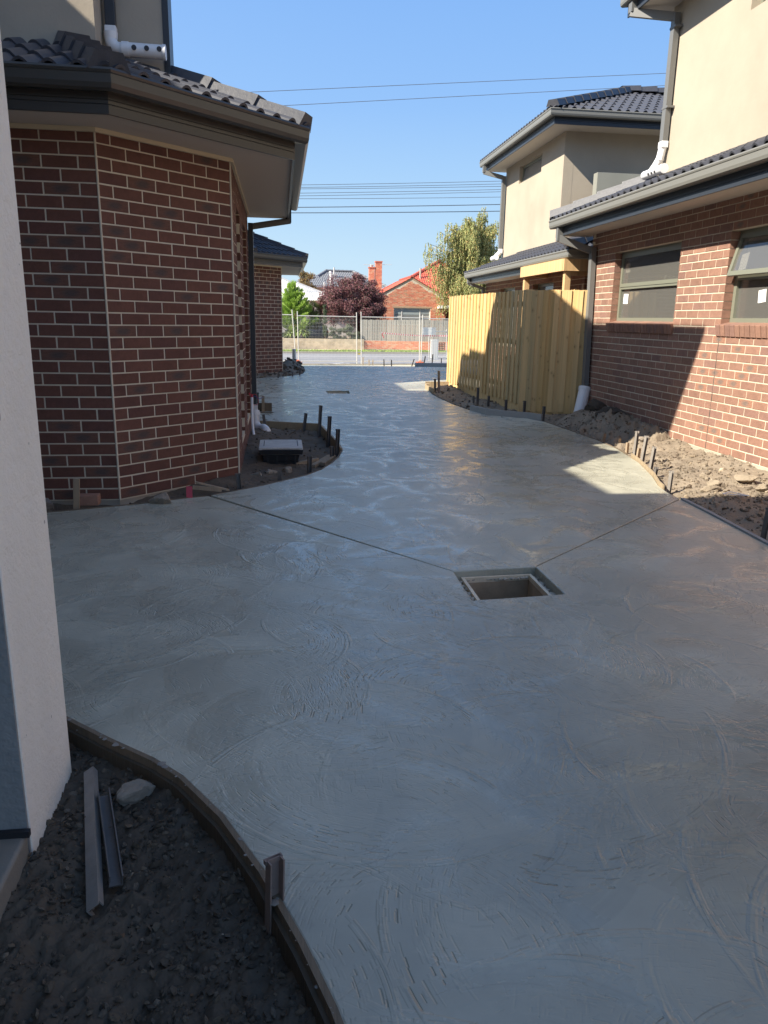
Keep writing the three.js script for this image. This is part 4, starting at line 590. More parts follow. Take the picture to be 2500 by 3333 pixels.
tag(part('form_board', sweep(boardProf(-.10, .085, .03), P3([[3.66, -10.32], [3.55, -10.55], [3.29, -10.76], [3.04, -11.0], [2.92, -11.5]])), M.concretePlain), 'raised curved form board coated in grey concrete before the timber fence', 'form board');
tag(part('form_board', sweep(boardProf(-.10, .012, .016), P3([[2.915, -11.75], [2.85, -12.5], [2.82, -13.4], [2.839, -14.151]])), M.formply), 'thin form board along the slab beside the fence foot', 'form board');
tag(part('form_board', [slab(2.90, 2.93, -.1, .08, -15.2, -14.35), slab(2.95, 3.5, -.12, .13, -15.44, -15.40), slab(2.93, 3.0, -.1, .1, -15.35, -15.2)], M.formpale), 'sunlit corner of form boards past the far end of the timber fence', 'form board');
tag(part('form_box', [slab(-.45, -.135, -.02, .125, -11.36, -11.34), slab(-.47, -.12, -.03, .012, -11.17, -11.13)], M.formply), 'small dark form box on the slab by the downpipe wall', 'form box');
tag(part('form_board', [slab(4.55, 9, -.35, -.075, -25.82, -25.76)], M.concretePlain), 'long raised concrete form edge at the street end right of the driveway', 'form board');
function channelGeo(h, w = .038, d = .022, t = .004) { const g = [slab(-w / 2, w / 2, 0, h, -t, 0), slab(-w / 2, -w / 2 + t, 0, h, 0, d), slab(w / 2 - t, w / 2, 0, h, 0, d), slab(-w / 2 - .004, w / 2 + .004, h - .012, h, -t - .003, .004)]; return metric(join(g)); }
const stakeG = channelGeo(.5), thinG = metric(join([slab(-.018, .018, 0, .5, -.004, 0), slab(-.018, -.014, 0, .5, 0, .03)])), pegG = metric((() => { const g = new THREE.BoxGeometry(.042, .5, .02, 1, 1, 1); g.translate(0, .25, 0); return g; })());
// [x, z, top x, top y, kind, turn, where]
const STK = [
  [-.04, -1.556, -.035, .115, 'n', .5, 'rusty U-section steel stake standing at the near curved form board in the foreground', 'steel'],
  [-1.48, -5.53, -1.46, .215, 'p', 0, 'pale weathered peg standing before the shaded brick wall', 'peg'],
  [-.35, -6.14, -.36, .12, 's', .2, 'rusty steel stake beside the foot of the angled brick corner', 'steel'],
  [-.022, -6.58, -.023, .05, 't', 0, 'short dark double stake at the slab edge below the angled corner', 'steel'],
  [.251, -7.0, .256, .105, 's', .3, 'grey steel stake in front of the plastic pit box', 'steel'],
  [.505, -7.6, .505, .095, 's', .4, 'short steel stake right of the offcuts in the bay bed', 'steel'],
  [.575, -7.93, .589, .225, 's', .6, 'paired steel stake at the tip of the bay bed', 'steel'],
  [.535, -8.73, .553, .26, 's', .5, 'tall black steel stake on the curving form board', 'steel'],
  [.465, -9.40, .486, .31, 's', .2, 'tallest grey steel stake at the back corner of the bay bed', 'steel'],
  [.284, -9.70, .314, .175, 's', .1, 'leaning steel stake pair against the straight form board', 'steel'],
  [-.201, -9.72, -.225, .157, 't', 0, 'thin black stake at the left end of the straight form board', 'steel'],
  [-.348, -11.30, -.34, .282, 's', 0, 'tall black stake on the small form box by the wall', 'steel'],
  [-.265, -11.30, -.26, .233, 'p', 0, 'brown peg on the small form box by the wall', 'peg'],
  [3.12, -15.1, 3.11, .13, 'p', 0, 'broad pale peg at the sunlit form corner past the fence', 'peg'],
  [3.15, -15.0, 3.14, .09, 'p', .3, 'short pale peg leaning at the sunlit form corner', 'peg'],
  [2.95, -14.41, 2.94, .26, 's', 0, 'dark steel stake at the sunlit end of the fence bed', 'steel'],
  [2.98, -14.17, 2.96, .43, 'q', 0, 'tallest stake by the fence end, dark below and pale above', 'peg'],
  [3.17, -12.55, 3.17, .05, 't', 0, 'stub of black stake before the fence, farthest of the row', 'steel'],
  [3.21, -12.40, 3.20, .14, 't', .3, 'dark stake beside the black stub before the fence', 'steel'],
  [3.23, -12.25, 3.23, .29, 's', 0, 'tall black perforated stake before the fence', 'steel'],
  [3.34, -12.0, 3.35, .18, 's', .1, 'grey flat-topped stake before the shaded fence boards', 'steel'],
  [3.40, -11.2, 3.40, .20, 's', .1, 'grey stake mid-way along the raised concrete form edge', 'steel'],
  [3.60, -10.92, 3.60, .215, 's', .2, 'black stake before the fence corner', 'steel'],
  [3.72, -10.42, 3.73, .19, 's', .1, 'round-topped stake at the right end of the raised form edge', 'steel'],
  [3.93, -8.78, 3.94, .04, 'p', .5, 'small brown peg left of the sunlit stakes, before the earth heap', 'peg'],
  [3.96, -8.40, 3.96, .04, 'p', .4, 'brown peg before the earth heap, second from the heap end', 'peg'],
  [3.90, -8.05, 3.90, .05, 'p', .6, 'short pale peg beside the tallest sunlit stake', 'peg'],
  [3.86, -7.79, 3.865, .22, 'c', .5, 'tall pale channel stake, first of the sunlit stakes on the right', 'steel'],
  [3.76, -7.50, 3.77, .08, 'p', .5, 'short brown peg between the two tall sunlit stakes', 'peg'],
  [3.73, -7.35, 3.755, .235, 'c', .5, 'tall sunlit channel stake, second of the row on the right', 'steel'],
  [3.64, -6.98, 3.66, .185, 'c', .5, 'sunlit stake with pale cap, third tall one on the right', 'steel'],
  [3.50, -6.62, 3.51, .05, 's', .6, 'stubby rusty stake behind the ply form board', 'steel'],
  [3.33, -6.02, 3.335, .135, 'c', .7, 'single pale stake casting a shadow near the driveway joint', 'steel'],
  [3.20, -4.50, 3.215, .19, 's', .6, 'grey stake in shade at the right edge of the picture', 'steel'],
  [-.06, -17.68, -.05, .14, 't', 0, 'small dark stake below the far angled brick house', 'steel'],
  [.28, -18.25, .28, .10, 't', 0, 'little stake in the earth right of the far brick corner', 'steel'],
  [.46, -18.75, .47, .17, 's', 0, 'dark stake at the tip of the far earth heap', 'steel'],
  [.46, -22.7, .45, .17, 's', .2, 'dark post stub beside the white pipe at the street end', 'steel'],
  [4.92, -26.2, 4.98, .13, 's', 0, 'leaning dark stake behind the raised concrete edge, left one', 'steel'],
  [5.22, -26.2, 5.24, .20, 's', 0, 'leaning dark stake behind the raised concrete edge, middle one', 'steel'],
  [5.55, -26.2, 5.55, .07, 't', 0, 'short dark stake in the weeds behind the raised edge', 'steel'],
  [3.65, -27.0, 3.64, -.03, 's', 0, 'dark stake at the end of the driveway, left of three', 'steel'],
  [3.92, -27.0, 3.91, -.04, 's', 0, 'dark stake at the end of the driveway, middle of three', 'steel'],
  [4.72, -27.4, 4.80, -.03, 's', 0, 'leaning dark stake at the end of the driveway, right of three', 'steel'],
  [2.36 + 1.0, -31.3, 3.36, -.17, 'p', 0, 'pale peg under the temporary fence, left of three pegs', 'peg'],
  [3.62, -31.35, 3.61, -.27, 'p', 0, 'brown peg under the temporary fence, middle of three pegs', 'peg'],
  [3.78, -31.4, 3.78, -.27, 'p', 0, 'pale peg under the temporary fence, right of three pegs', 'peg'],
];
for (const [x, z, tx, ty, k, turn, label, cat] of STK) {
  const g = k === 'p' || k === 'q' ? pegG : k === 't' ? thinG : stakeG, m = k === 'p' ? M.peg : k === 'q' ? M.rust : k === 'c' ? M.steelPale : k === 'n' ? M.rust : M.steel;
  const yg = z < -26 ? rampY(z) : -.05, lean = Math.atan2(tx - x, Math.max(.05, ty - yg)), o = new THREE.Mesh(g, m);
  o.name = numbered(cat === 'peg' ? 'timber_peg' : 'steel_stake'); o.position.set(x + Math.sin(lean) * (ty - yg), ty, z); o.rotation.set(0, turn, -lean, 'ZYX'); o.castShadow = o.receiveShadow = true;
  // hang the half-metre stake from its top
  o.position.add(V(0, -.5, 0).applyEuler(new THREE.Euler(0, turn, -lean, 'ZYX'))); scene.add(o); tag(o, label, cat === 'peg' ? 'peg' : 'stake', cat === 'peg' ? 'timber pegs along the formwork' : 'steel stakes along the formwork');
  if (k === 'q') part('upper_length', slab(-.022, .022, .36, .502, -.012, .012), M.peg, o);
}
function pit(label, Q, inner, yTop, depth) { // Q the hole in the slab, inner the clear opening
  const p = thing('drain_pit', label, 'drain pit'), n = 4, mid = (a, b, k) => [a[0] + (b[0] - a[0]) * k, a[1] + (b[1] - a[1]) * k], cx = inner.reduce((s, q) => s + q[0], 0) / 4, cz = inner.reduce((s, q) => s + q[1], 0) / 4, grow = (q, d) => [q[0] + Math.sign(q[0] - cx) * d, q[1] + Math.sign(q[1] - cz) * d];
  for (let i = 0; i < n; i++) { const a = inner[i], b = inner[(i + 1) % n], A = grow(a, .018), B = grow(b, .018), A2 = grow(a, .05), B2 = grow(b, .05); part('frame_bar', prism([a, b, B, A], yTop - .03, yTop), mat([.78, .66, .48], { map: grainMap, roughness: .6 }), p); part('pit_wall', prism([a, b, B2, A2], -depth, yTop - .031), mat([.50, .42, .32], { map: soilMap, bumpMap: soilBump, bumpScale: .006, roughness: .9 }), p); }
  part('mortar_bed', (() => { const O = Q.map((q) => grow(q, .01)), I = inner.map((q) => grow(q, .02)); return flat(O, -.065, [I.slice().reverse()]); })(), M.concreteDark, p); part('pit_floor', flat(inner.map((q) => grow(q, .03)), -depth + .01), M.concretePlain, p);
  return settle(p, cx, -depth, cz);
}
pit('open square drain pit with pale frame in the middle of the driveway', PIT, [[1.005, -3.90], [1.385, -3.925], [1.385, -3.585], [1.005, -3.56]], -.035, .62);
pit('distant drain pit seen as a thin slot in the far driveway', PIT2, [[.92, -14.6], [1.24, -14.62], [1.23, -14.2], [.93, -14.18]], -.03, .5);
{ // bits of wet mortar and water round the pit frame
  const r = rng(17), g = []; for (let i = 0; i < 190; i++) { const e = Math.floor(r() * 3), t = r(), q = e === 0 ? [.955 + .03 * r(), -3.9 + .4 * t] : e === 1 ? [1.40 + .035 * r(), -3.93 + .38 * t] : [.98 + .42 * t, -3.925 + .02 * r()]; const l = lump(i, 1, .6, 1, 0), s = rr(.003, .02, r); l.scale(s, s, s); l.translate(q[0], -.052 + .006 * r(), q[1]); g.push(l); } tag(part('mortar_crumbs', g, M.concretePale), 'crumbs of wet mortar round the open pit frame', 'mortar', null, 'stuff');
}
{ // cement slopped over the foreground form board
  const r = rng(171), g = [], path = P3(NEAR.slice(1, 13)); for (let i = 0; i < 110; i++) { const k = Math.floor(r() * (path.length - 1)), q = path[k].clone().lerp(path[k + 1], r()), n = V(path[k].z - path[k + 1].z, 0, path[k + 1].x - path[k].x).normalize(); if (n.x > 0) n.negate(); q.addScaledVector(n, r() < .6 ? rr(.001, .016, r) : .0185); const l = lump(i, 1, .5, 1, 0), s = .0012 + .008 * r() ** 4; l.scale(s * 2, s * .8, s * 2); l.translate(q.x, r() < .6 ? .006 : -.05 * r(), q.z); g.push(l); }
  tag(part('cement_splash', g, mat([.24, .225, .20], { map: renderMap, roughness: .9 })), 'splashes of cement along the curved foreground form board', 'cement', null, 'stuff');
}
// things lying in the foreground bed
{ const ch = (label, a, b, w, m, rz) => { const t = .0035, h = .03, L = a.distanceTo(b), g = join([slab(-w / 2, w / 2, 0, t, 0, L), slab(-w / 2, -w / 2 + t, t, h, 0, L), slab(w / 2 - t, w / 2, t, h * .8, .012, L)]); g.rotateZ(rz); const d = b.clone().sub(a).normalize(), x = V(0, 1, 0).cross(d).normalize(), y = d.clone().cross(x); g.applyMatrix4(new THREE.Matrix4().makeBasis(x, y, d)); g.translate(a.x, a.y, a.z); return tag(part('steel_channel', g, m), label, 'steel channel', 'steel channels lying in the foreground bed'); };
  ch('longer rusty steel channel lying on the dark foreground earth', V(-.488, -.075, -1.66), V(-.628, -.045, -2.23), .034, M.steelPale, 2.6);
  ch('shorter steel channel lying right of the longer one on the earth', V(-.447, -.085, -1.74), V(-.555, -.06, -2.10), .034, M.steel, .1); }
rock('pale angular lump of broken concrete on the foreground earth', -.455, -.06, -2.115, .075, .05, .055, 5, M.rock, 2).rotation.set(.2, .4, 0);
rock('grey stone at the slab edge below the angled brick wall', -.89, .02, -5.66, .10, .085, .09, 6);
rock('dark blocky stone beside the white pillar and slab edge', -1.72, .02, -5.5, .16, .08, .1, 8, M.concreteDark);
rock('brown stone beside the plastic pit box', .05, -.03, -7.0, .06, .05, .06, 9); rock('round stone in front of the plastic pit box', -.10, -.03, -6.9, .09, .05, .07, 10); rock('low stone left of the pit box front', -.22, -.03, -6.75, .08, .05, .07, 12);
rock('big dark earth lump beside the white leaning drain pipe', 4.35, .20, -10.15, .22, .15, .2, 14, M.clod); rock('broad dark earth lump on the shaded heap by the right wall', 4.38, .17, -9.5, .3, .13, .25, 15, M.clod); rock('brown stone at the sunlit edge of the earth heap', 4.25, .03, -8.35, .14, .055, .08, 16);
rock('pale stone lying in the sunlit earth', 3.93, -.02, -6.5, .05, .03, .04, 18, M.rubble); rock('broken concrete lump in the sunlit earth, left of the white tile scrap', 3.68, -.01, -5.95, .10, .04, .07, 19, M.rubble); rock('crumbled concrete lump in the middle of the sunlit earth', 3.80, 0, -6.1, .11, .05, .08, 20, M.rubble); rock('longer concrete lump in the sunlit earth near the wall', 4.18, .02, -6.2, .12, .05, .07, 21, M.rubble); rock('flat pale stone in the sunlit earth at the right', 4.12, .01, -5.85, .09, .05, .05, 22, M.rubble); rock('grey brick-like lump in the sunlit earth, far right', 4.05, .01, -5.62, .12, .03, .04, 23, M.rubble);
tag(part('paper_scrap', [bar(V(3.62, .01, -5.66), V(3.72, .012, -5.72), .012, .004), bar(V(3.72, .012, -5.72), V(3.80, .01, -5.58), .012, .004), bar(V(3.62, .01, -5.66), V(3.80, .01, -5.58), .012, .004)], M.white), 'white triangular scrap lying in the sunlit earth', 'scrap');
tag(part('broken_brick', rbox(.15, .075, .09, .006, 0, 0, 0).translate(-1.40, .05, -5.58).rotateY(.0), brickMats[3]), 'tilted broken red brick on the earth behind the pale peg', 'brick');
tag(part('survey_peg', [bar(V(-.712, -.05, -5.79), V(-.712, .085, -5.83), .045, .012)], mat([.45, .06, .09], { roughness: .7 })), 'pink painted survey peg at the slab edge by the grey stone', 'peg');
tag(part('timber_offcut', [bar(V(-.70, .05, -5.95), V(-.48, .02, -5.98), .02, .03)], M.peg), 'thin weathered lath leaning behind the pink peg', 'offcut');
tag(part('timber_offcut', [bar(V(-.68, .085, -5.98), V(-.42, .012, -6.0), .03, .012)], M.peg), 'second lath slanting down to the slab right of the pink peg', 'offcut');
tag(part('timber_offcut', [bar(V(.13, -.04, -7.35), V(.36, -.02, -7.5), .04, .035)], M.peg), 'pale timber offcut beside the plastic pit box', 'offcut'); tag(part('timber_offcut', [bar(V(.30, -.05, -7.3), V(.50, -.03, -7.75), .05, .03)], M.peg), 'grey timber offcut lying behind the stakes right of the pit box', 'offcut'); tag(part('timber_offcut', [bar(V(.40, -.04, -7.35), V(.53, -.02, -7.65), .05, .035)], M.peg), 'short timber offcut at the slab edge right of the pit box', 'offcut');
tag(part('timber_offcut', [bar(V(3.55, .0, -3.95), V(3.35, .01, -4.6), .02, .012)], M.peg), 'thin stick lying in the shaded earth at the right', 'offcut');
{
  const b = thing('pit_box', 'black ribbed plastic pit box with grey lid in the bay bed', 'pit box');
  const ring = (w, d, w2, d2, y0, y1) => { const g = new THREE.CylinderGeometry(1, 1, 1, 4, 1); const p = new THREE.BoxGeometry(1, y1 - y0, 1), a = p.attributes.position; for (let i = 0; i < a.count; i++) { const t = a.getY(i) > 0; a.setX(i, a.getX(i) * (t ? w : w2)); a.setZ(i, a.getZ(i) * (t ? d : d2)); } p.translate(-.008, (y0 + y1) / 2, -7.56); p.computeVertexNormals(); return p; };
  part('lid', [rbox(.385, .022, .50, .008, -.008, .124, -7.56)], M.lidGrey, b); for (const s of [-1, 1]) { part('lid_strap', rbox(.035, .03, .50, .008, -.008 + s * .195, .118, -7.56), M.lidGrey, b); part('lid_slot', slab(-.008 + s * .165 - .004, -.008 + s * .165 + .004, .1352, .1366, -7.74, -7.40), M.black, b); }
  part('rim', ring(.43, .54, .41, .52, .068, .112), M.plasticBlack, b); part('rim', ring(.40, .51, .35, .46, .058, .067), M.lidGrey, b); part('sleeve', ring(.36, .47, .33, .44, .0, .058), M.plasticBlack, b); part('rim', ring(.355, .46, .345, .45, -.010, .0), M.plasticBlack, b); part('sleeve', ring(.33, .43, .29, .40, -.12, -.010), M.plasticBlack, b);
  for (let i = 0; i < 4; i++) part('rib', slab(-.14 + i * .088, -.13 + i * .088, -.11, .055, -7.345, -7.325), M.plasticBlack, b);
  settle(b, -.008, -.12, -7.56);
}
tag(part('drain_pipe', [rbox(.075, .09, .10, .006, -.335, .235, -9.79), cyl(V(-.33, .20, -9.77), V(-.325, .10, -9.74), .056, .056, 24), cyl(V(-.328, .18, -9.765), V(-.326, .13, -9.75), .064, .064, 24), tube([V(-.325, .12, -9.74), V(-.32, .04, -9.72), V(-.28, -.005, -9.66), V(-.22, .0, -9.58), V(-.185, -.03, -9.52), V(-.18, -.16, -9.5)], .052, 40, 20), cyl(V(-.18, -.05, -9.5), V(-.18, -.1, -9.5), .058, .058, 20)], M.pvc), 'white plastic drain bend at the foot of the dark downpipe', 'drain pipe');
{ const c = thing('conduit', 'thin white conduit with red cap and loose wires by the brick wall', 'conduit'); part('tube', [tube([V(-.345, .42, -9.24), V(-.338, .12, -9.04), V(-.305, -.06, -8.82)], .016, 20, 12)], M.pvc, c); part('cap', [cyl(V(-.346, .42, -9.24), V(-.347, .455, -9.25), .018, .014), tube([V(-.347, .45, -9.25), V(-.38, .47, -9.27), V(-.37, .44, -9.25)], .005, 10, 6)], M.red, c); part('red_wire', tube([V(-.345, .45, -9.24), V(-.30, .46, -9.2), V(-.27, .40, -9.2), V(-.28, .34, -9.22), V(-.33, .33, -9.23)], .003, 24, 5), M.red, c); part('blue_wire', tube([V(-.345, .44, -9.24), V(-.29, .43, -9.2), V(-.26, .41, -9.2), V(-.21, .42, -9.3)], .003, 24, 5), M.blue, c); settle(c, -.33, -.05, -9); }
tag(part('standpipe', [cyl(V(.41, -.3, -23.3), V(.41, .42, -23.3), .055, .055), cyl(V(.41, .40, -23.3), V(.41, .43, -23.3), .062, .062)], M.galv), 'grey-white pipe standing in the earth heap at the street end', 'pipe');

// ---------------------------------------------------------------- temporary fence at the street
const SG = (g) => { g.rotateY(TH); g.translate(SP.x, 0, SP.z); return g; };          // from (along, up, -away) to the world
const L3 = (s, y, d) => V(s, y, -d);
const sbar = (a, b, w, h) => SG(bar(a, b, w, h)), stube = (a, b, r, n = 8) => SG(cyl(a, b, r, r, n));
function tempPanel(label, s0, s1, d0, d1, y0, y1, post, leanTop = 0) {
  const p = thing('temporary_fence', label, 'fence panel', undefined), A = (s) => { const t = (s - s0) / (s1 - s0); return d0 + (d1 - d0) * t; }, P = (s, y) => L3(s + leanTop * (y - y0) / (y1 - y0), y, A(s));
  for (const s of [s0, s1]) part('post', stube(P(s, y0 - .12), P(s, post), .019), M.galv, p);
  part('rail', stube(P(s0, y1), P(s1, y1), .018), M.galv, p); part('rail', stube(P(s0, y0), P(s1, y0), .018), M.galv, p);
  const w = []; const n = Math.round((s1 - s0) / .062); for (let i = 1; i < n; i++) { const s = s0 + (s1 - s0) * i / n; w.push(sbar(P(s, y0), P(s, y1), .0036, .0036)); } for (let k = 1; k < 13; k++) { const y = y0 + (y1 - y0) * k / 13; w.push(sbar(P(s0, y), P(s1, y), .0036, .0036)); }
  const m = part('wire_mesh', w, M.galv, p); m.userData.kind = 'stuff'; const c = St((s0 + s1) / 2, y0 - .15, A((s0 + s1) / 2)); settle(p, c.x, c.y, c.z); return p;
}
tempPanel('leaning temporary wire fence panel half hidden behind the left brick house', -2.7, -.43, -.35, -.45, -.42, 1.45, 1.66, -.13);
tempPanel('wide temporary wire fence panel before the purple tree', -.33, 2.20, -.5, -.5, -.42, 1.42, 1.60, -.03);
tempPanel('temporary wire fence panel in front of the low red brick wall', 2.40, 5.05, -.5, -.5, -.42, 1.42, 1.63, -.03);
tempPanel('temporary wire fence panel with the white sign, beside the timber fence', 5.11, 7.6, -.55, -.2, -.40, 1.40, 1.56, .01);
tempPanel('skewed temporary fence panel leaning behind the white sign', 5.82, 6.9, .35, .9, -.35, .85, .95, -.06);
for (const [s, l] of [[-.38, 'orange fence foot block beside the far brick corner'], [5.08, 'red fence foot block where two panels meet on the right']]) tag(part('ballast_block', [SG(rbox(.34, .10, .20, .02, s, -.50, .5)), SG(rbox(.12, .16, .12, .015, s + .02, -.45, .5))], M.orange), l, 'ballast block');
tag(part('fence_clamp', [SG(rbox(.10, .05, .05, .01, 2.30, -.12, .47))], mat([.75, .55, .05])), 'yellow clamp joining two fence panels', 'clamp');
{ const s = thing('site_sign', 'white notice board hung on the temporary fence', 'sign'); part('board', SG(slab(5.16, 5.80, .70, 1.03, .43, .44)), M.white, s); const r = rng(5), lines = []; for (let i = 0; i < 4; i++) lines.push(SG(slab(5.22, 5.22 + rr(.3, .5, r), .76 + i * .06, .775 + i * .06, .4405, .442))); part('faint_print', lines, mat([.60, .68, .74]), s); const c = St(5.48, .7, -.45); settle(s, c.x, c.y, c.z); }
{ const t = thing('barrier_tape', 'red and white striped barrier tape strung along the temporary fence', 'barrier tape'), P = (k) => { const s = 3.3 + 3.1 * k; return L3(s, .77 - .10 * Math.sin(Math.min(1, k * 1.25) * 1.7) + .02 * Math.max(0, k - .6), -.43); }, n = 60; const a = [], b = []; for (let i = 0; i < n; i++) (i % 2 ? a : b).push(sbar(P(i / n), P((i + 1) / n), .004, .055)); a.push(sbar(L3(3.31, .77, -.43), L3(3.42, .55, -.43), .004, .04)); part('red_stripe', a, mat([.75, .12, .13]), t); part('white_stripe', b, M.white, t); const c = St(4.8, .6, -.43); settle(t, c.x, c.y, c.z); }
{ const w = thing('white_board', 'white foam board leaning beside a black grid crate behind the fence', 'board'); part('panel', SG(prism([[5.93, -.5], [6.3, -.5], [6.3, -.46], [5.93, -.46]], -.4, .5)), M.white, w); const g = []; for (let i = 0; i < 5; i++) { g.push(SG(slab(6.30, 6.62, .0 + i * .085, .02 + i * .085, -.55, -.5))); g.push(SG(slab(6.30 + i * .075, 6.32 + i * .075, 0, .36, -.552, -.502))); } part('grid', g, M.black, w); const c = St(6.1, -.5, .5); settle(w, c.x, c.y, c.z); }

// ---------------------------------------------------------------- plants
function foliage(n, seed, place, size, cols, squash = .5) { // n pointed leaves, each two faces folded on its midrib
  const r = rng(seed), pos = new Float32Array(n * 18), col = new Float32Array(n * 18), a = V(), b = V(), c = V(), d = V(), q = new THREE.Quaternion(), e = new THREE.Euler();
  let k = 0;
  for (let i = 0; i < n; i++) {
    const P = place(r, i); if (!P) continue; const s = size * rr(.6, 1.4, r), dir = P.dir; if (dir) { q.setFromUnitVectors(V(0, 1, 0), dir.clone().add(V(rr(-.35, .35, r), rr(-.35, .35, r), rr(-.35, .35, r))).normalize()); q.multiply(new THREE.Quaternion().setFromAxisAngle(V(0, 1, 0), r() * 6.28)); } else q.setFromEuler(e.set(r() * 6.28, r() * 6.28, r() * 6.28));
    a.set(0, 0, 0).applyQuaternion(q); b.set(squash * s * .5, s * .5, s * .12).applyQuaternion(q); c.set(0, s, 0).applyQuaternion(q); d.set(-squash * s * .5, s * .5, s * .12).applyQuaternion(q);
    const w = [a, b, c, a, c, d], C = P.col || pick(cols, r), t = rr(.7, 1.3, r); for (let j = 0; j < 6; j++) { const o = (k * 6 + j) * 3; pos[o] = P.x + w[j].x; pos[o + 1] = P.y + w[j].y; pos[o + 2] = P.z + w[j].z; col[o] = C[0] * t; col[o + 1] = C[1] * t; col[o + 2] = C[2] * t; } k++;
  }
  const g = new THREE.BufferGeometry(); g.setAttribute('position', new THREE.BufferAttribute(pos.slice(0, k * 18), 3)); g.setAttribute('color', new THREE.BufferAttribute(col.slice(0, k * 18), 3)); g.computeVertexNormals(); return g;
}
const leafM = new THREE.MeshPhysicalMaterial({ vertexColors: true, roughness: .75, transmission: .3, thickness: 0, side: THREE.DoubleSide });
function leaves(name, g, parent) { const m = new THREE.Mesh(g, leafM); m.name = name; m.userData.kind = 'stuff'; m.castShadow = m.receiveShadow = true; parent.add(m); return m; }
const W3 = (s, y, d) => St(s, y, d);
function blobPlace(clumps) { // leaves gather round many small clumps
  return (r) => { const c = pick(clumps, r), u = rr(-1, 1, r), t = r() * 6.28, k = r() ** .45, h = Math.sqrt(1 - u * u); return V(c[0] + c[3] * k * h * Math.cos(t), c[1] + c[3] * .8 * k * u, c[2] + c[3] * k * h * Math.sin(t)); };
}
{ // purple-leaved tree
  const t = thing('purple_tree', 'round purple-leaved tree behind the low walls across the street', 'tree'), r = rng(201), base = W3(7.0, -.1, 16.6), clumps = [];
  const tr = [tube([base.clone(), W3(6.98, .6, 16.6), W3(6.85, 1.3, 16.6)], .13, 12, 8)];
  for (let i = 0; i < 170; i++) { const a = r() * 6.28, u = rr(-1, 1, r), k = rr(.6, 1, r), R0 = 2.1, h = Math.sqrt(1 - u * u); const P = W3(6.55 + R0 * k * h * Math.cos(a), 2.25 + (u > 0 ? 1.6 : 1.35) * k * u + .25 * Math.sin(a * 2 + 1), 16.6 + 1.7 * k * h * Math.sin(a)); clumps.push([P.x, P.y, P.z, rr(.28, .5, r)]); if (i % 6 === 0) tr.push(tube([W3(6.85, 1.2, 16.6), W3(6.7, 1.7, 16.6).lerp(P, .3), P], .035, 10, 6)); }
  for (let i = 0; i < 60; i++) { const P = W3(rr(5.0, 8.4, r), rr(1.0, 3.4, r), rr(15.8, 17.2, r)); clumps.push([P.x, P.y, P.z, .5]); }
  for (const [s, y] of [[6.75, 4.0], [6.7, 3.75], [4.5, 2.5], [8.6, 1.9], [8.4, 1.6], [5.3, 3.2]]) { const P = W3(s, y, 16.5); clumps.push([P.x, P.y, P.z, .3]); }
  part('trunk', tr, M.bark, t); leaves('crown', foliage(60000, 202, blobPlace(clumps), .10, [[.18, .06, .075], [.25, .085, .10], [.12, .055, .06], [.32, .125, .13], [.17, .12, .085]], .5), t); settle(t, base.x, base.y, base.z);
}
{ // bright conifer on the left
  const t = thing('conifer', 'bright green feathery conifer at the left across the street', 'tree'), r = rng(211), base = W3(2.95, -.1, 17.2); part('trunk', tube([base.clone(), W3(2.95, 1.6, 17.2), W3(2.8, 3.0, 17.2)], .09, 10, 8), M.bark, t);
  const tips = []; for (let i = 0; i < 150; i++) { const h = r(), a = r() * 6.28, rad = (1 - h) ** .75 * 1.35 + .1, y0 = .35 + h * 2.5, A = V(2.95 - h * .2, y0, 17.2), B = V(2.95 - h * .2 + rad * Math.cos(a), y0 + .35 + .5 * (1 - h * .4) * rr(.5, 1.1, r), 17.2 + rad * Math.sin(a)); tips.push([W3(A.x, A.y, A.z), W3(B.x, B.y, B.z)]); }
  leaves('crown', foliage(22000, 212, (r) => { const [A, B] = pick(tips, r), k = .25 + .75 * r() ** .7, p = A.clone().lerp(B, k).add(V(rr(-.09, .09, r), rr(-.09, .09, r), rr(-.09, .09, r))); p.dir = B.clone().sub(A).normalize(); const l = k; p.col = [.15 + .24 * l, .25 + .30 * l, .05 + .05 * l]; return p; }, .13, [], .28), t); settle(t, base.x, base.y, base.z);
}
{ const t = thing('shrub', 'olive green leafy shrub between the conifer and the purple tree', 'shrub'), r = rng(221), cl = []; for (let i = 0; i < 40; i++) { const P = W3(rr(3.7, 4.75, r), rr(.6, 2.35, r), rr(16.9, 17.6, r)); cl.push([P.x, P.y, P.z, rr(.18, .32, r)]); } const b = W3(4.2, -.1, 17.2); part('stem', [tube([b.clone(), W3(4.2, 1, 17.2), W3(4.1, 2, 17.2)], .04, 8, 6), tube([b.clone(), W3(4.4, 1, 17.1), W3(4.6, 1.8, 17.2)], .03, 8, 6)], M.bark, t); leaves('foliage', foliage(9000, 222, blobPlace(cl), .075, [[.22, .24, .07], [.16, .19, .06], [.28, .28, .10]], .55), t); settle(t, b.x, b.y, b.z); }
{ const t = thing('cypress', 'narrow dark green cypress in front of the purple tree', 'tree'), cl = [], r = rng(231); for (let i = 0; i < 34; i++) { const y = rr(.2, 2.15, r), P = W3(4.52 + rr(-.07, .07, r), y, 15.6 + rr(-.08, .08, r)); cl.push([P.x, P.y, P.z, .13 * (1 - .3 * y / 2)]); } const b = W3(4.52, -.1, 15.6); part('trunk', cyl(b, W3(4.52, 1.9, 15.6), .03, .012), M.bark, t); leaves('crown', foliage(5000, 232, blobPlace(cl), .06, [[.10, .15, .07], [.13, .18, .085], [.08, .12, .06]], .35), t); settle(t, b.x, b.y, b.z); }
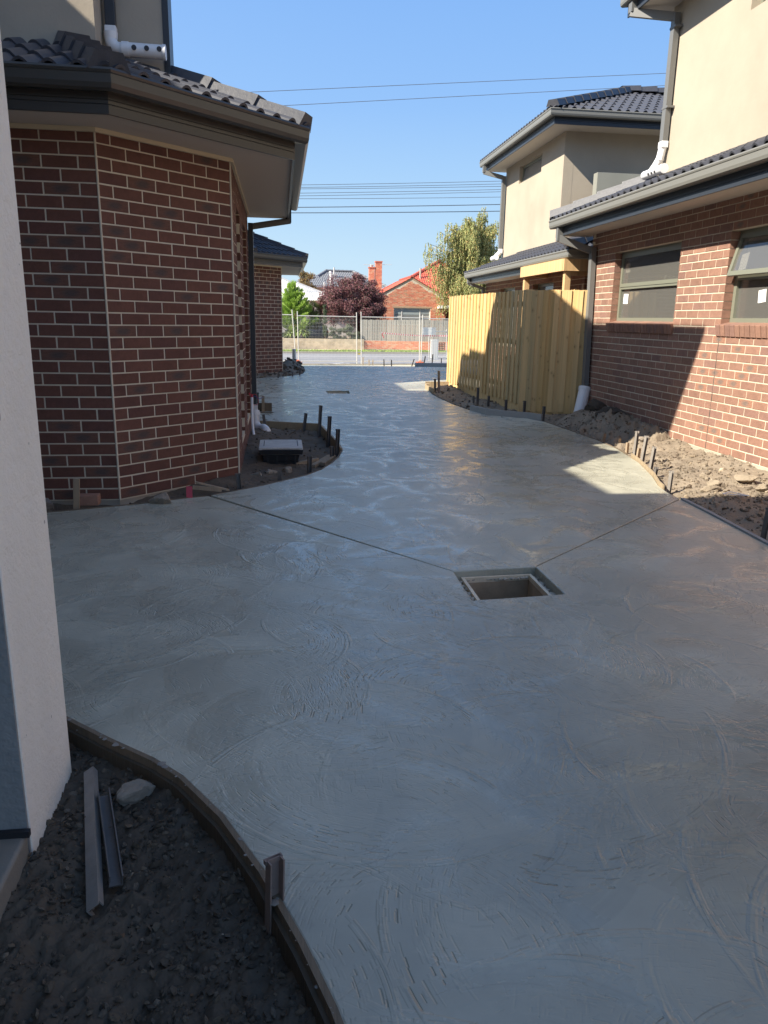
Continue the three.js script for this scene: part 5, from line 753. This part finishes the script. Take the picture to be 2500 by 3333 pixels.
function yucca(label, s, y, d, R0, n, seed, stem) {
  const t = thing('yucca', label, 'plant'), r = rng(seed), c = W3(s, y, d), b = W3(s, -.1, d), pos = [], col = []; part('stem', cyl(b, c, .07, .055), M.bark, t);
  for (let i = 0; i < n; i++) { const a = r() * 6.28, el = rr(-.5, 1.4, r), L = R0 * rr(.75, 1.05, r), D = V(Math.cos(a) * Math.cos(el), Math.sin(el), Math.sin(a) * Math.cos(el)), sd = V(-Math.sin(a), 0, Math.cos(a)).multiplyScalar(.028), dr = -.18 * L * Math.cos(el), m = c.clone().addScaledVector(D, L * .55), e = c.clone().addScaledVector(D, L).add(V(0, dr, 0)); const q = [c.clone().sub(sd.clone().multiplyScalar(.6)), c.clone().add(sd.clone().multiplyScalar(.6)), m.clone().add(sd), m.clone().sub(sd), e]; for (const k of [0, 1, 2, 0, 2, 3, 3, 2, 4]) pos.push(...q[k].toArray()); const w = rr(.7, 1.3, r); for (let k = 0; k < 9; k++) col.push(.26 * w, .34 * w, .075 * w); }
  const g = new THREE.BufferGeometry(); g.setAttribute('position', new THREE.Float32BufferAttribute(pos, 3)); g.setAttribute('color', new THREE.Float32BufferAttribute(col, 3)); g.computeVertexNormals(); leaves('leaves', g, t); settle(t, b.x, b.y, b.z);
}
yucca('spiky yellow-green yucca behind the fence, in front of the conifer', 2.95, .55, 15.0, .85, 150, 241); yucca('lower spiky yucca left of the larger one, by the brick house', 2.25, .45, 15.2, .62, 90, 243);
const shr = (label, s0, s1, y1, d, n, seed, cols, sz = .07) => { const t = thing('shrub', label, 'shrub'), r = rng(seed), cl = []; for (let i = 0; i < 22; i++) { const P = W3(rr(s0, s1, r), rr(.05, y1 * rr(.7, 1, r), r), d + rr(-.2, .25, r)); cl.push([P.x, P.y, P.z, rr(.10, .2, r)]); } const b = W3((s0 + s1) / 2, 0, d), st = []; for (let i = 0; i < 5; i++) { const c = pick(cl, r); st.push(tube([b.clone(), b.clone().lerp(V(c[0], c[1], c[2]), .6).add(V(0, .1, 0)), V(c[0], c[1], c[2])], .012, 6, 5)); } part('stem', st, M.bark, t); leaves('foliage', foliage(n, seed + 1, blobPlace(cl), sz, cols, .4), t); settle(t, b.x, b.y, b.z); };
shr('grey-green bush behind the retaining wall, right of the parked car', 4.6, 5.45, .85, 14.7, 5000, 251, [[.15, .18, .12], [.11, .14, .09], [.20, .22, .15]]); shr('sage coloured bush at the right end of the retaining wall', 5.45, 6.35, .95, 14.6, 5500, 253, [[.22, .25, .16], [.16, .2, .12], [.27, .28, .19]]); shr('dark green undergrowth bush below the conifer', 1.6, 3.6, 1.2, 16.2, 7000, 255, [[.05, .09, .035], [.07, .12, .04]], .1); shr('dark shaded bush under the purple tree', 6.5, 8.2, .9, 15.6, 5000, 257, [[.06, .055, .04], [.08, .07, .045]], .09);
shr('pale weeds growing behind the raised concrete edge at the street', 5.3, 6.5, -.02, -4.5, 4500, 259, [[.34, .42, .16], [.42, .46, .26], [.26, .36, .10]], .09);
scene.getObjectByName('shrub_005').position.y += 0;
{ // weeping tree
  const t = thing('weeping_tree', 'tall weeping tree with hanging yellow-green strands behind the timber fence', 'tree'), r = rng(261), D = 16.5, base = W3(14.9, -.3, D), pts = [], br = [tube([base.clone(), W3(14.8, 2.2, D), W3(14.9, 4.2, D), W3(15.2, 6.6, D)], .15, 20, 8)];
  // limbs: [start height, tip s, tip y, tip d]
  const limbs = []; for (let i = 0; i < 90; i++) { const y0 = rr(2.4, 6.8, r), a = r() * 6.28, L = rr(.8, 2.0, r) * (1.25 - (y0 - 2.5) / 7), s = 14.9 + Math.cos(a) * L * 1.25, d = D + Math.sin(a) * L * 1.1; limbs.push([y0, s, y0 + rr(.5, 1.4, r), d]); }
  limbs.push([6.4, 15.5, 8.5, D], [6.2, 15.2, 8.2, D], [5.6, 13.4, 7.2, D], [5.0, 12.3, 6.9, D - .2], [4.6, 11.6, 6.1, D - .3], [4.2, 11.5, 5.6, D], [5.2, 12.9, 7.4, D], [4.0, 11.8, 4.8, D - .3], [5.6, 14.4, 7.6, D], [3.8, 12.4, 4.6, D - .5]);
  for (const [y0, s, y, d] of limbs) { const A = W3(14.9 + (y0 - 3) * .05, y0, D), B = W3(s, y, d), m = A.clone().lerp(B, .5).add(V(0, .25, 0)); br.push(tube([A, m, B], .013, 8, 5)); const n = 7; for (let i = 0; i < n; i++) { const k = .35 + .65 * i / (n - 1), p = k < .5 ? A.clone().lerp(m, k * 2) : m.clone().lerp(B, k * 2 - 1); const len = rr(.5, 2.2, r); for (let j = 0; j < 5; j++) pts.push([p.x + rr(-.25, .25, r), p.y + rr(-.05, .2, r), p.z + rr(-.25, .25, r), len * rr(.5, 1.1, r), rr(-.2, .2, r)]); } }
  part('trunk', br, M.bark, t);
  leaves('crown', foliage(110000, 262, (r) => { const q = pick(pts, r), k = r(), p = V(q[0] + q[4] * k + rr(-.035, .035, r), q[1] - q[3] * k, q[2] + rr(-.035, .035, r)); p.dir = V(q[4] * .5 + rr(-.4, .4, r), -1, rr(-.4, .4, r)).normalize(); return p; }, .115, [[.42, .43, .16], [.32, .35, .12], [.46, .45, .18], [.50, .37, .14], [.25, .29, .10]], .42), t);
  settle(t, base.x, base.y, base.z);
}

// ---------------------------------------------------------------- across the street
tag(part('retaining_wall', (() => { const g = slab(-8, 2.5, -.6, .11, -.23, 0); g.rotateY(TH - .2); const c = St(4, 0, 13.92); g.translate(c.x, 0, c.z); return g; })(), M.wall), 'plain concrete retaining wall across the street on the left', 'wall');
structure('garden_bed', SG(slab(-14, 9, -.6, .02, -24, -15.3)), M.soil, 'raised garden ground behind the walls across the street');
const redTones = [[.66, .22, .125], [.70, .26, .15], [.60, .19, .115], [.70, .36, .22], [.66, .24, .135]];
{ const w = thing('brick_wall', 'low red brick wall along the footpath across the street', 'wall'); const c = St(6.52, 0, 13.92); const m = brickWall(w, 'wall', V(c.x, 0, c.z), TH, 9.6, 6, -.5, [], { single: 120, skip: (b) => b.x > 4.9, seed: 71, tones: redTones, vc: redVC }); for (const b of m.children) if (b.name === 'brick') { b.material = null; } const mats = redTones.map((t) => mat(t, { map: grainMap, roughness: .9 })); const r = rng(72); m.children.forEach((b) => { if (b.name === 'brick') b.material = pick(mats, r); }); settle(w, St(9, -.5, 13.92).x, -.5, St(9, -.5, 13.92).z); w.rotation.y = -.22; }
{ const f = thing('paling_fence', 'weathered grey paling fence on top of the low red brick wall', 'fence'), r = rng(73), ms = [[.44, .425, .40], [.39, .375, .355], [.49, .47, .44]].map((c) => mat(c, { map: woodMap, roughness: .9 })); for (let i = 0; i < 66; i++) part('paling', SG(slab(6.5 + i * .15, 6.5 + i * .15 + .138, .0, 1.27 + rr(-.015, .015, r) + i * .0022, -14.12 - (i % 2) * .014, -14.10 - (i % 2) * .014)), pick(ms, r), f); for (const y of [.25, 1.1]) part('rail', SG(slab(6.5, 16.4, y, y + .07, -14.2, -14.14)), M.greyFence, f); const c = St(9, 0, 14.1); settle(f, c.x, c.y, c.z); f.rotation.y = -.22; }
{ // red gable house
  const h = thing('gable_house', 'red brick gable house with bright red tiled roof and tall chimneys across the street', 'house'), d = 19, c0 = St(8.4, 0, d), L = 5.48, ap = 11.47 - 8.4, ya = 4.16, sl = .53, win = [1.84, 4.42, .95, 2.11];
  const wallG = new THREE.Shape(); wallG.moveTo(0, -.5); wallG.lineTo(6.1, -.5); wallG.lineTo(6.1, ya - (6.1 - ap) * sl); wallG.lineTo(ap, ya); wallG.lineTo(0, ya - ap * sl); wallG.closePath(); const hole = new THREE.Path(); hole.moveTo(win[0], win[2]); hole.lineTo(win[0], win[3]); hole.lineTo(win[1], win[3]); hole.lineTo(win[1], win[2]); hole.closePath(); wallG.holes.push(hole); const porch = new THREE.Path(); porch.moveTo(5.5, -.45); porch.lineTo(5.5, 2.05); porch.lineTo(6.05, 2.05); porch.lineTo(6.05, -.45); porch.closePath(); wallG.holes.push(porch);
  const g = new THREE.ExtrudeGeometry(wallG, { depth: .2, bevelEnabled: false }); g.translate(0, 0, -.205); const wall = part('wall', g, M.mortar, h); wall.position.copy(c0); wall.rotation.y = TH;
  const list = layBricks(6.1, 56, -.5, [win, [5.5, 6.05, -.45, 2.05]]).filter((b) => b.y + .05 < ya - .16 - Math.abs((b.x < ap ? b.x - b.len / 2 : b.x + b.len / 2) - ap) * sl), r = rng(75);
  const gs = list.map((b) => { const q = brickGeo(b.len, .012, Math.floor(r() * 4)).clone(); q.translate(b.x, b.y, rr(-.002, .002, r)); let t = pick(redTones, r); const up = b.y > 1.9 ? nA(b.x / 3, b.y / 2) : 0; if (up > .54 && r() < .45) t = [.52, .27, .16]; const n = q.attributes.position.count, a = new Float32Array(n * 3); for (let i = 0; i < n; i++) a.set(t, i * 3); q.setAttribute('color', new THREE.BufferAttribute(a, 3)); return q; });
  { const m = new THREE.Mesh(mergeGeometries(gs), redVC); m.name = 'brickwork'; m.userData.kind = 'stuff'; wall.add(m); }
  const tan = mat([.50, .34, .22], { map: grainMap, roughness: .9 }); for (const k of [-1, 1]) { const e = k < 0 ? 0 : 6.1; const m = part('rake_course', bar(V(ap, ya - .06, 0), V(e, ya - .06 - Math.abs(e - ap) * sl, 0), .03, .12), tan, wall); }
  { const m = part('head_course', slab(win[0] - .1, win[1] + .1, win[3] + .005, win[3] + .115, -.03, .006), tan, wall); }
  const fw = fixWindow(h, St(8.4 + win[0], win[2], d + .1), TH, win[1] - win[0], win[3] - win[2], M.frameWhite, { mullions: [.58, 1.86], glass: M.glassSky }); part('sash_rail', [slab(.05, .55, .55, .60, -.04, .0), slab(1.89, 2.53, .55, .60, -.04, 0)], M.frameWhite, fw); part('blind', [slab(.64, 1.8, .72, 1.1, -.026, -.022), slab(.06, .54, .75, 1.1, -.026, -.022), slab(1.92, 2.52, .8, 1.1, -.026, -.022)], mat([.32, .36, .36], { roughness: .4 }), fw);
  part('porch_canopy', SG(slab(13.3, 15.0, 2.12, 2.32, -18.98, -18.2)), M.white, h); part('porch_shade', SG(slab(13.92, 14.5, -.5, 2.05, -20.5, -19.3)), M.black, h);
  part('rear_wall', [SG(slab(9.4, 20, -.5, 2.5, -30, -22)), SG(slab(8.9, 14.4, -.5, 2.3, -22, -19.3))], redVC.clone(), h).material = mat([.42, .13, .085], { roughness: .9 });
  const pr = Math.atan(sl), roof = part('roof', [poly3([St(8.15, ya - (11.47 - 8.15) * sl, 18.95), St(8.15, ya - (11.47 - 8.15) * sl, 26), St(11.47, ya, 26), St(11.47, ya, 18.95)].map((p) => p.toArray())), poly3([St(11.47, ya, 18.95), St(11.47, ya, 26), St(14.8, ya - 3.33 * sl, 26), St(14.8, ya - 3.33 * sl, 18.95)].map((p) => p.toArray())), poly3([St(9.2, 2.75, 21.5), St(20.9, 2.75, 21.5), St(15.05, 5.85, 27.2)].map((p) => p.toArray())), poly3([St(9.2, 2.75, 21.5), St(15.05, 5.85, 27.2), St(9.2, 2.75, 33)].map((p) => p.toArray())), poly3([St(20.9, 2.75, 21.5), St(20.9, 2.75, 33), St(15.05, 5.85, 27.2)].map((p) => p.toArray())), poly3([St(9.2, 2.75, 33), St(15.05, 5.85, 27.2), St(20.9, 2.75, 33)].map((p) => p.toArray()))], mat([.36, .08, .05], { roughness: .8 }), h);
  roofSlope(roof, St(9.2, 2.77, 21.5), SU, SN, Math.atan(3.1 / 5.7), 11.7, 5.7, [[-1, 5.85 / 5.7, 0], [1, 5.85 / 5.7, 11.7]], M.tileRed, false);
  roofSlope(roof, St(8.15, ya - 3.32 * sl + .02, 25.9), SN.clone().negate(), SU, pr, 6.93, 3.3, [], M.tileRed, false); roofSlope(roof, St(14.79, ya - 3.32 * sl + .02, 18.97), SN, SU.clone().negate(), pr, 7.0, 3.3, [], M.tileRed, false);
  hipCaps(roof, St(9.2, 2.83, 21.5), St(15.05, 5.95, 27.2), M.tileRed, .15, 'hip_cap'); hipCaps(roof, St(11.47, ya + .05, 18.95), St(11.47, ya + .05, 24.4), M.tileRed, .13, 'ridge_cap');
  const ch = (s0, s1, y1, seed) => { const c = St(s0, 0, 23.6), m = brickWall(h, 'chimney', V(c.x, 0, c.z), TH, s1 - s0, Math.round((y1 - 2) / CO), 2, [], { single: 0, seed, tones: redTones, vc: redVC }); const side = part('chimney_core', slab(.01, s1 - s0 - .01, 2, y1 - .03, -.5, -.09), mat([.42, .13, .085], { roughness: .9 }), m); part('chimney_cap', slab(-.03, s1 - s0 + .03, y1 - .02, y1 + .07, -.55, .03), mat([.45, .15, .10], { roughness: .9 }), m); return m; };
  const ca = ch(9.0, 9.42, 5.0, 81); part('chimney_pot', [cyl(V(.2, 5.02, -.25), V(.2, 5.16, -.25), .12, .1), cyl(V(.2, 5.16, -.25), V(.2, 5.22, -.25), .15, .15)], M.galv, ca); ch(9.48, 9.96, 5.42, 83);
  part('vent_pipe', SG(cyl(L3(13.02, 3.6, 24.5), L3(13.02, 5.12, 24.5), .09, .07)), M.concretePale, h);
  { const s = L3(9.75, 5.12, 24), a = [SG(tube([L3(9.6, 5.0, 24), L3(9.6, 5.3, 24)], .015, 4, 6, false)), SG(tube([L3(8.6, 5.22, 24), L3(10.75, 5.28, 24)], .012, 4, 6, false))]; for (let i = 0; i < 7; i++) a.push(SG(tube([L3(8.7 + i * .16, 5.23, 23.7), L3(8.7 + i * .16, 5.23, 24.3)], .01, 4, 5, false))); part('antenna', a, M.galv, h); }
  const c = St(11.5, -.5, 19.2); settle(h, c.x, c.y, c.z); h.rotation.y = -.17;
}
{ // grey tiled house farther back
  const h = thing('grey_roof_house', 'house with grey tiled hip roofs far behind the purple tree', 'house'), pt = Math.atan(1.38 / 2.6);
  part('wall', [SG(slab(6.5, 14.3, -.5, 3.9, -40, -34.2))], mat([.62, .60, .56]), h); part('gutter', [SG(slab(6.1, 9.2, 3.86, 3.98, -33.0, -32.9)), SG(slab(6.95, 14.6, 3.90, 4.02, -34.05, -33.95))], M.white, h);
  const q = (a) => poly3(a.map((p) => St(...p).toArray())), roof = part('roof', [q([[6.9, 4, 34], [14.5, 4, 34], [11.9, 5.40, 36.6], [9.5, 5.40, 36.6]]), q([[14.5, 4, 34], [14.5, 4, 39.2], [11.9, 5.4, 36.6]]), q([[6.9, 4, 39.2], [6.9, 4, 34], [9.5, 5.4, 36.6]]), q([[6.1, 3.96, 32.9], [9.2, 3.96, 32.9], [8.1, 4.95, 35], [7.2, 4.95, 35]]), q([[6.1, 3.96, 37], [6.1, 3.96, 32.9], [7.2, 4.95, 35]]), q([[9.2, 3.96, 32.9], [9.2, 3.96, 37], [8.1, 4.95, 35]])], M.tileGrey, h);
  roofSlope(roof, St(6.9, 4.02, 34), SU, SN, pt, 7.6, 2.6, [[-1, 1, 0], [1, 1, 7.6]], M.tileGrey, false); roofSlope(roof, St(6.1, 3.98, 32.9), SU, SN, Math.atan(.99 / 2.1), 3.1, 2.1, [[-1, .52, 0], [1, .52, 3.1]], M.tileGrey, false);
  hipCaps(roof, St(6.1, 4.05, 32.9), St(7.2, 5.02, 35), M.tileGrey, .14, 'hip_cap'); hipCaps(roof, St(6.9, 4.08, 34), St(9.5, 5.47, 36.6), M.tileGrey, .14, 'hip_cap'); hipCaps(roof, St(14.5, 4.08, 34), St(11.9, 5.47, 36.6), M.tileGrey, .14, 'hip_cap'); hipCaps(roof, St(9.4, 5.47, 36.6), St(12, 5.47, 36.6), M.tileGrey, .14, 'ridge_cap');
  part('flue', [SG(cyl(L3(8.9, 4.1, 32.6), L3(8.9, 5.0, 32.6), .07, .07)), SG(cyl(L3(8.9, 5.0, 32.6), L3(8.9, 5.15, 32.6), .12, .10))], M.white, h); part('flue', [SG(cyl(L3(9.9, 5.0, 35.5), L3(9.9, 5.65, 35.5), .06, .06)), SG(slab(9.7, 10.2, 5.0, 5.08, -35.6, -35.4))], M.galv, h);
  const c = St(10, -.5, 36); settle(h, c.x, c.y, c.z);
}
{ // white corrugated roofs
  const h = thing('metal_roof_house', 'house with white corrugated metal roofs at the left across the street', 'house'), q = (a) => poly3(a.map((p) => St(...p).toArray()));
  part('wall', SG(slab(-3, 6.3, -.5, 2.7, -30, -24.6)), mat([.55, .53, .48]), h);
  const roofs = [[[1.0, 2.7, 23.5], [4.45, 2.7, 23.5], [4.4, 3.74, 25.5], [3.0, 4.35, 27], [1.0, 4.35, 27]], [[4.45, 2.55, 23.4], [6.6, 2.55, 23.4], [6.45, 3.15, 24.6], [4.55, 3.82, 25.4]]];
  roofs.forEach((r, i) => { const g = [q(r)], a = V(...r[0]), n = Math.floor((r[1][0] - r[0][0]) / .13); for (let k = 0; k < n; k++) { const s = r[0][0] + .06 + k * .13, top = i ? 3.82 - (s - 4.55) * .352 : Math.min(4.35, 3.74 + (4.4 - s) * .436), y0 = r[0][1], f = (top - y0) / (i ? (3.82 - 2.55) : (4.35 - 2.7)), dz = (i ? 2.0 : 3.5) * f; g.push(sbar(L3(s, y0 + .015, r[0][2]), L3(s, top + .015, r[0][2] + dz), .045, .03)); } part('roof', g, M.metalRoof, h); });
  part('barge', [sbar(L3(1.0, 4.9, 24.4), L3(4.4, 3.70, 24.4), .05, .10), sbar(L3(4.45, 3.78, 24.3), L3(6.5, 3.08, 24.3), .05, .12)], M.white, h); part('mast', SG(cyl(L3(6.42, 2.4, 24.2), L3(6.42, 3.9, 24.2), .025, .025)), M.white, h);
  const c = St(2, -.5, 26); settle(h, c.x, c.y, c.z);
}
{ const t = thing('shrub', 'autumn brown bush between the white metal roof and the grey roof', 'shrub'), r = rng(291), cl = []; for (let i = 0; i < 16; i++) { const P = W3(rr(5.3, 6.7, r), rr(3.4, 4.75, r), 29 + rr(-.4, .4, r)); cl.push([P.x, P.y, P.z, .3]); } const b = W3(6, -.5, 29); part('stem', tube([b.clone(), W3(6, 2, 29), W3(6.1, 4, 29)], .07, 8, 6), M.bark, t); leaves('foliage', foliage(4000, 292, blobPlace(cl), .12, [[.34, .22, .08], [.28, .24, .09], [.24, .15, .06]], .5), t); settle(t, b.x, b.y, b.z); }
{ const c = thing('parked_car', 'dark parked car half hidden behind the garden plants', 'car'); part('body', [SG(rbox(1.7, .55, 3.6, .12, 4.1, .36, -18.2)), SG(rbox(1.45, .45, 2.0, .12, 4.1, .78, -18.2))], mat([.05, .06, .09], { roughness: .25 }), c); part('rear_window', SG(slab(3.55, 4.65, .66, .92, -17.2, -17.185)), mat([.35, .40, .44], { roughness: .15 }), c); part('tail_light', SG(slab(3.3, 3.5, .4, .52, -16.41, -16.39)), M.red, c); part('tail_light', SG(slab(4.7, 4.9, .4, .52, -16.41, -16.39)), M.red, c); for (const s of [3.35, 4.85]) for (const d of [17.2, 19.2]) part('wheel', SG(cyl(L3(s - .08, .1, d), L3(s + .08, .1, d), .3, .3, 20)), M.black, c); const p = St(4.1, -.1, 18.2); settle(c, p.x, p.y, p.z); }
// overhead wires, drawn from point to point with a little sag
const wires = [[6.87, 7.54], [6.78, 7.43], [6.73, 7.34], [6.57, 7.21], [6.47, 7.12], [6.36, 6.91], [6.02, 6.59], [5.80, 6.31]];
const wl = ['topmost', 'second', 'third', 'fourth', 'fifth', 'sixth', 'thick seventh', 'lowest thick'];
wires.forEach(([a, b], i) => { const P = (s) => St(s, a + (b - a) * (s - .6) / 8.2 - .0006 * (s - .6) * (8.8 - s), 2 + i * .07); tag(part('power_line', tube([P(-16), P(-6), P(0), P(5), P(9), P(14), P(26)], i > 5 ? .016 : .010, 40, 6), M.wire), wl[i] + ' of the eight lower overhead wires across the street', 'wire', 'lower overhead wires across the street'); });
[[10.36, 12.98, -1.23, 17.98], [10.03, 12.5, .17, 18.04]].forEach(([a, b, s0, s1], i) => { const P = (s) => St(s, a + (b - a) * (s - s0) / (s1 - s0), 2.2 + i * .2); tag(part('power_line', tube([P(-16), P(0), P(9), P(18), P(30)], .011, 40, 6), M.wire), (i ? 'lower' : 'upper') + ' of the two high overhead wires above the right house roof', 'wire', 'high overhead wires'); });
scene.traverse((o) => { if (o.isMesh) { o.castShadow = true; o.receiveShadow = true; } });
renderer.render(scene, camera);
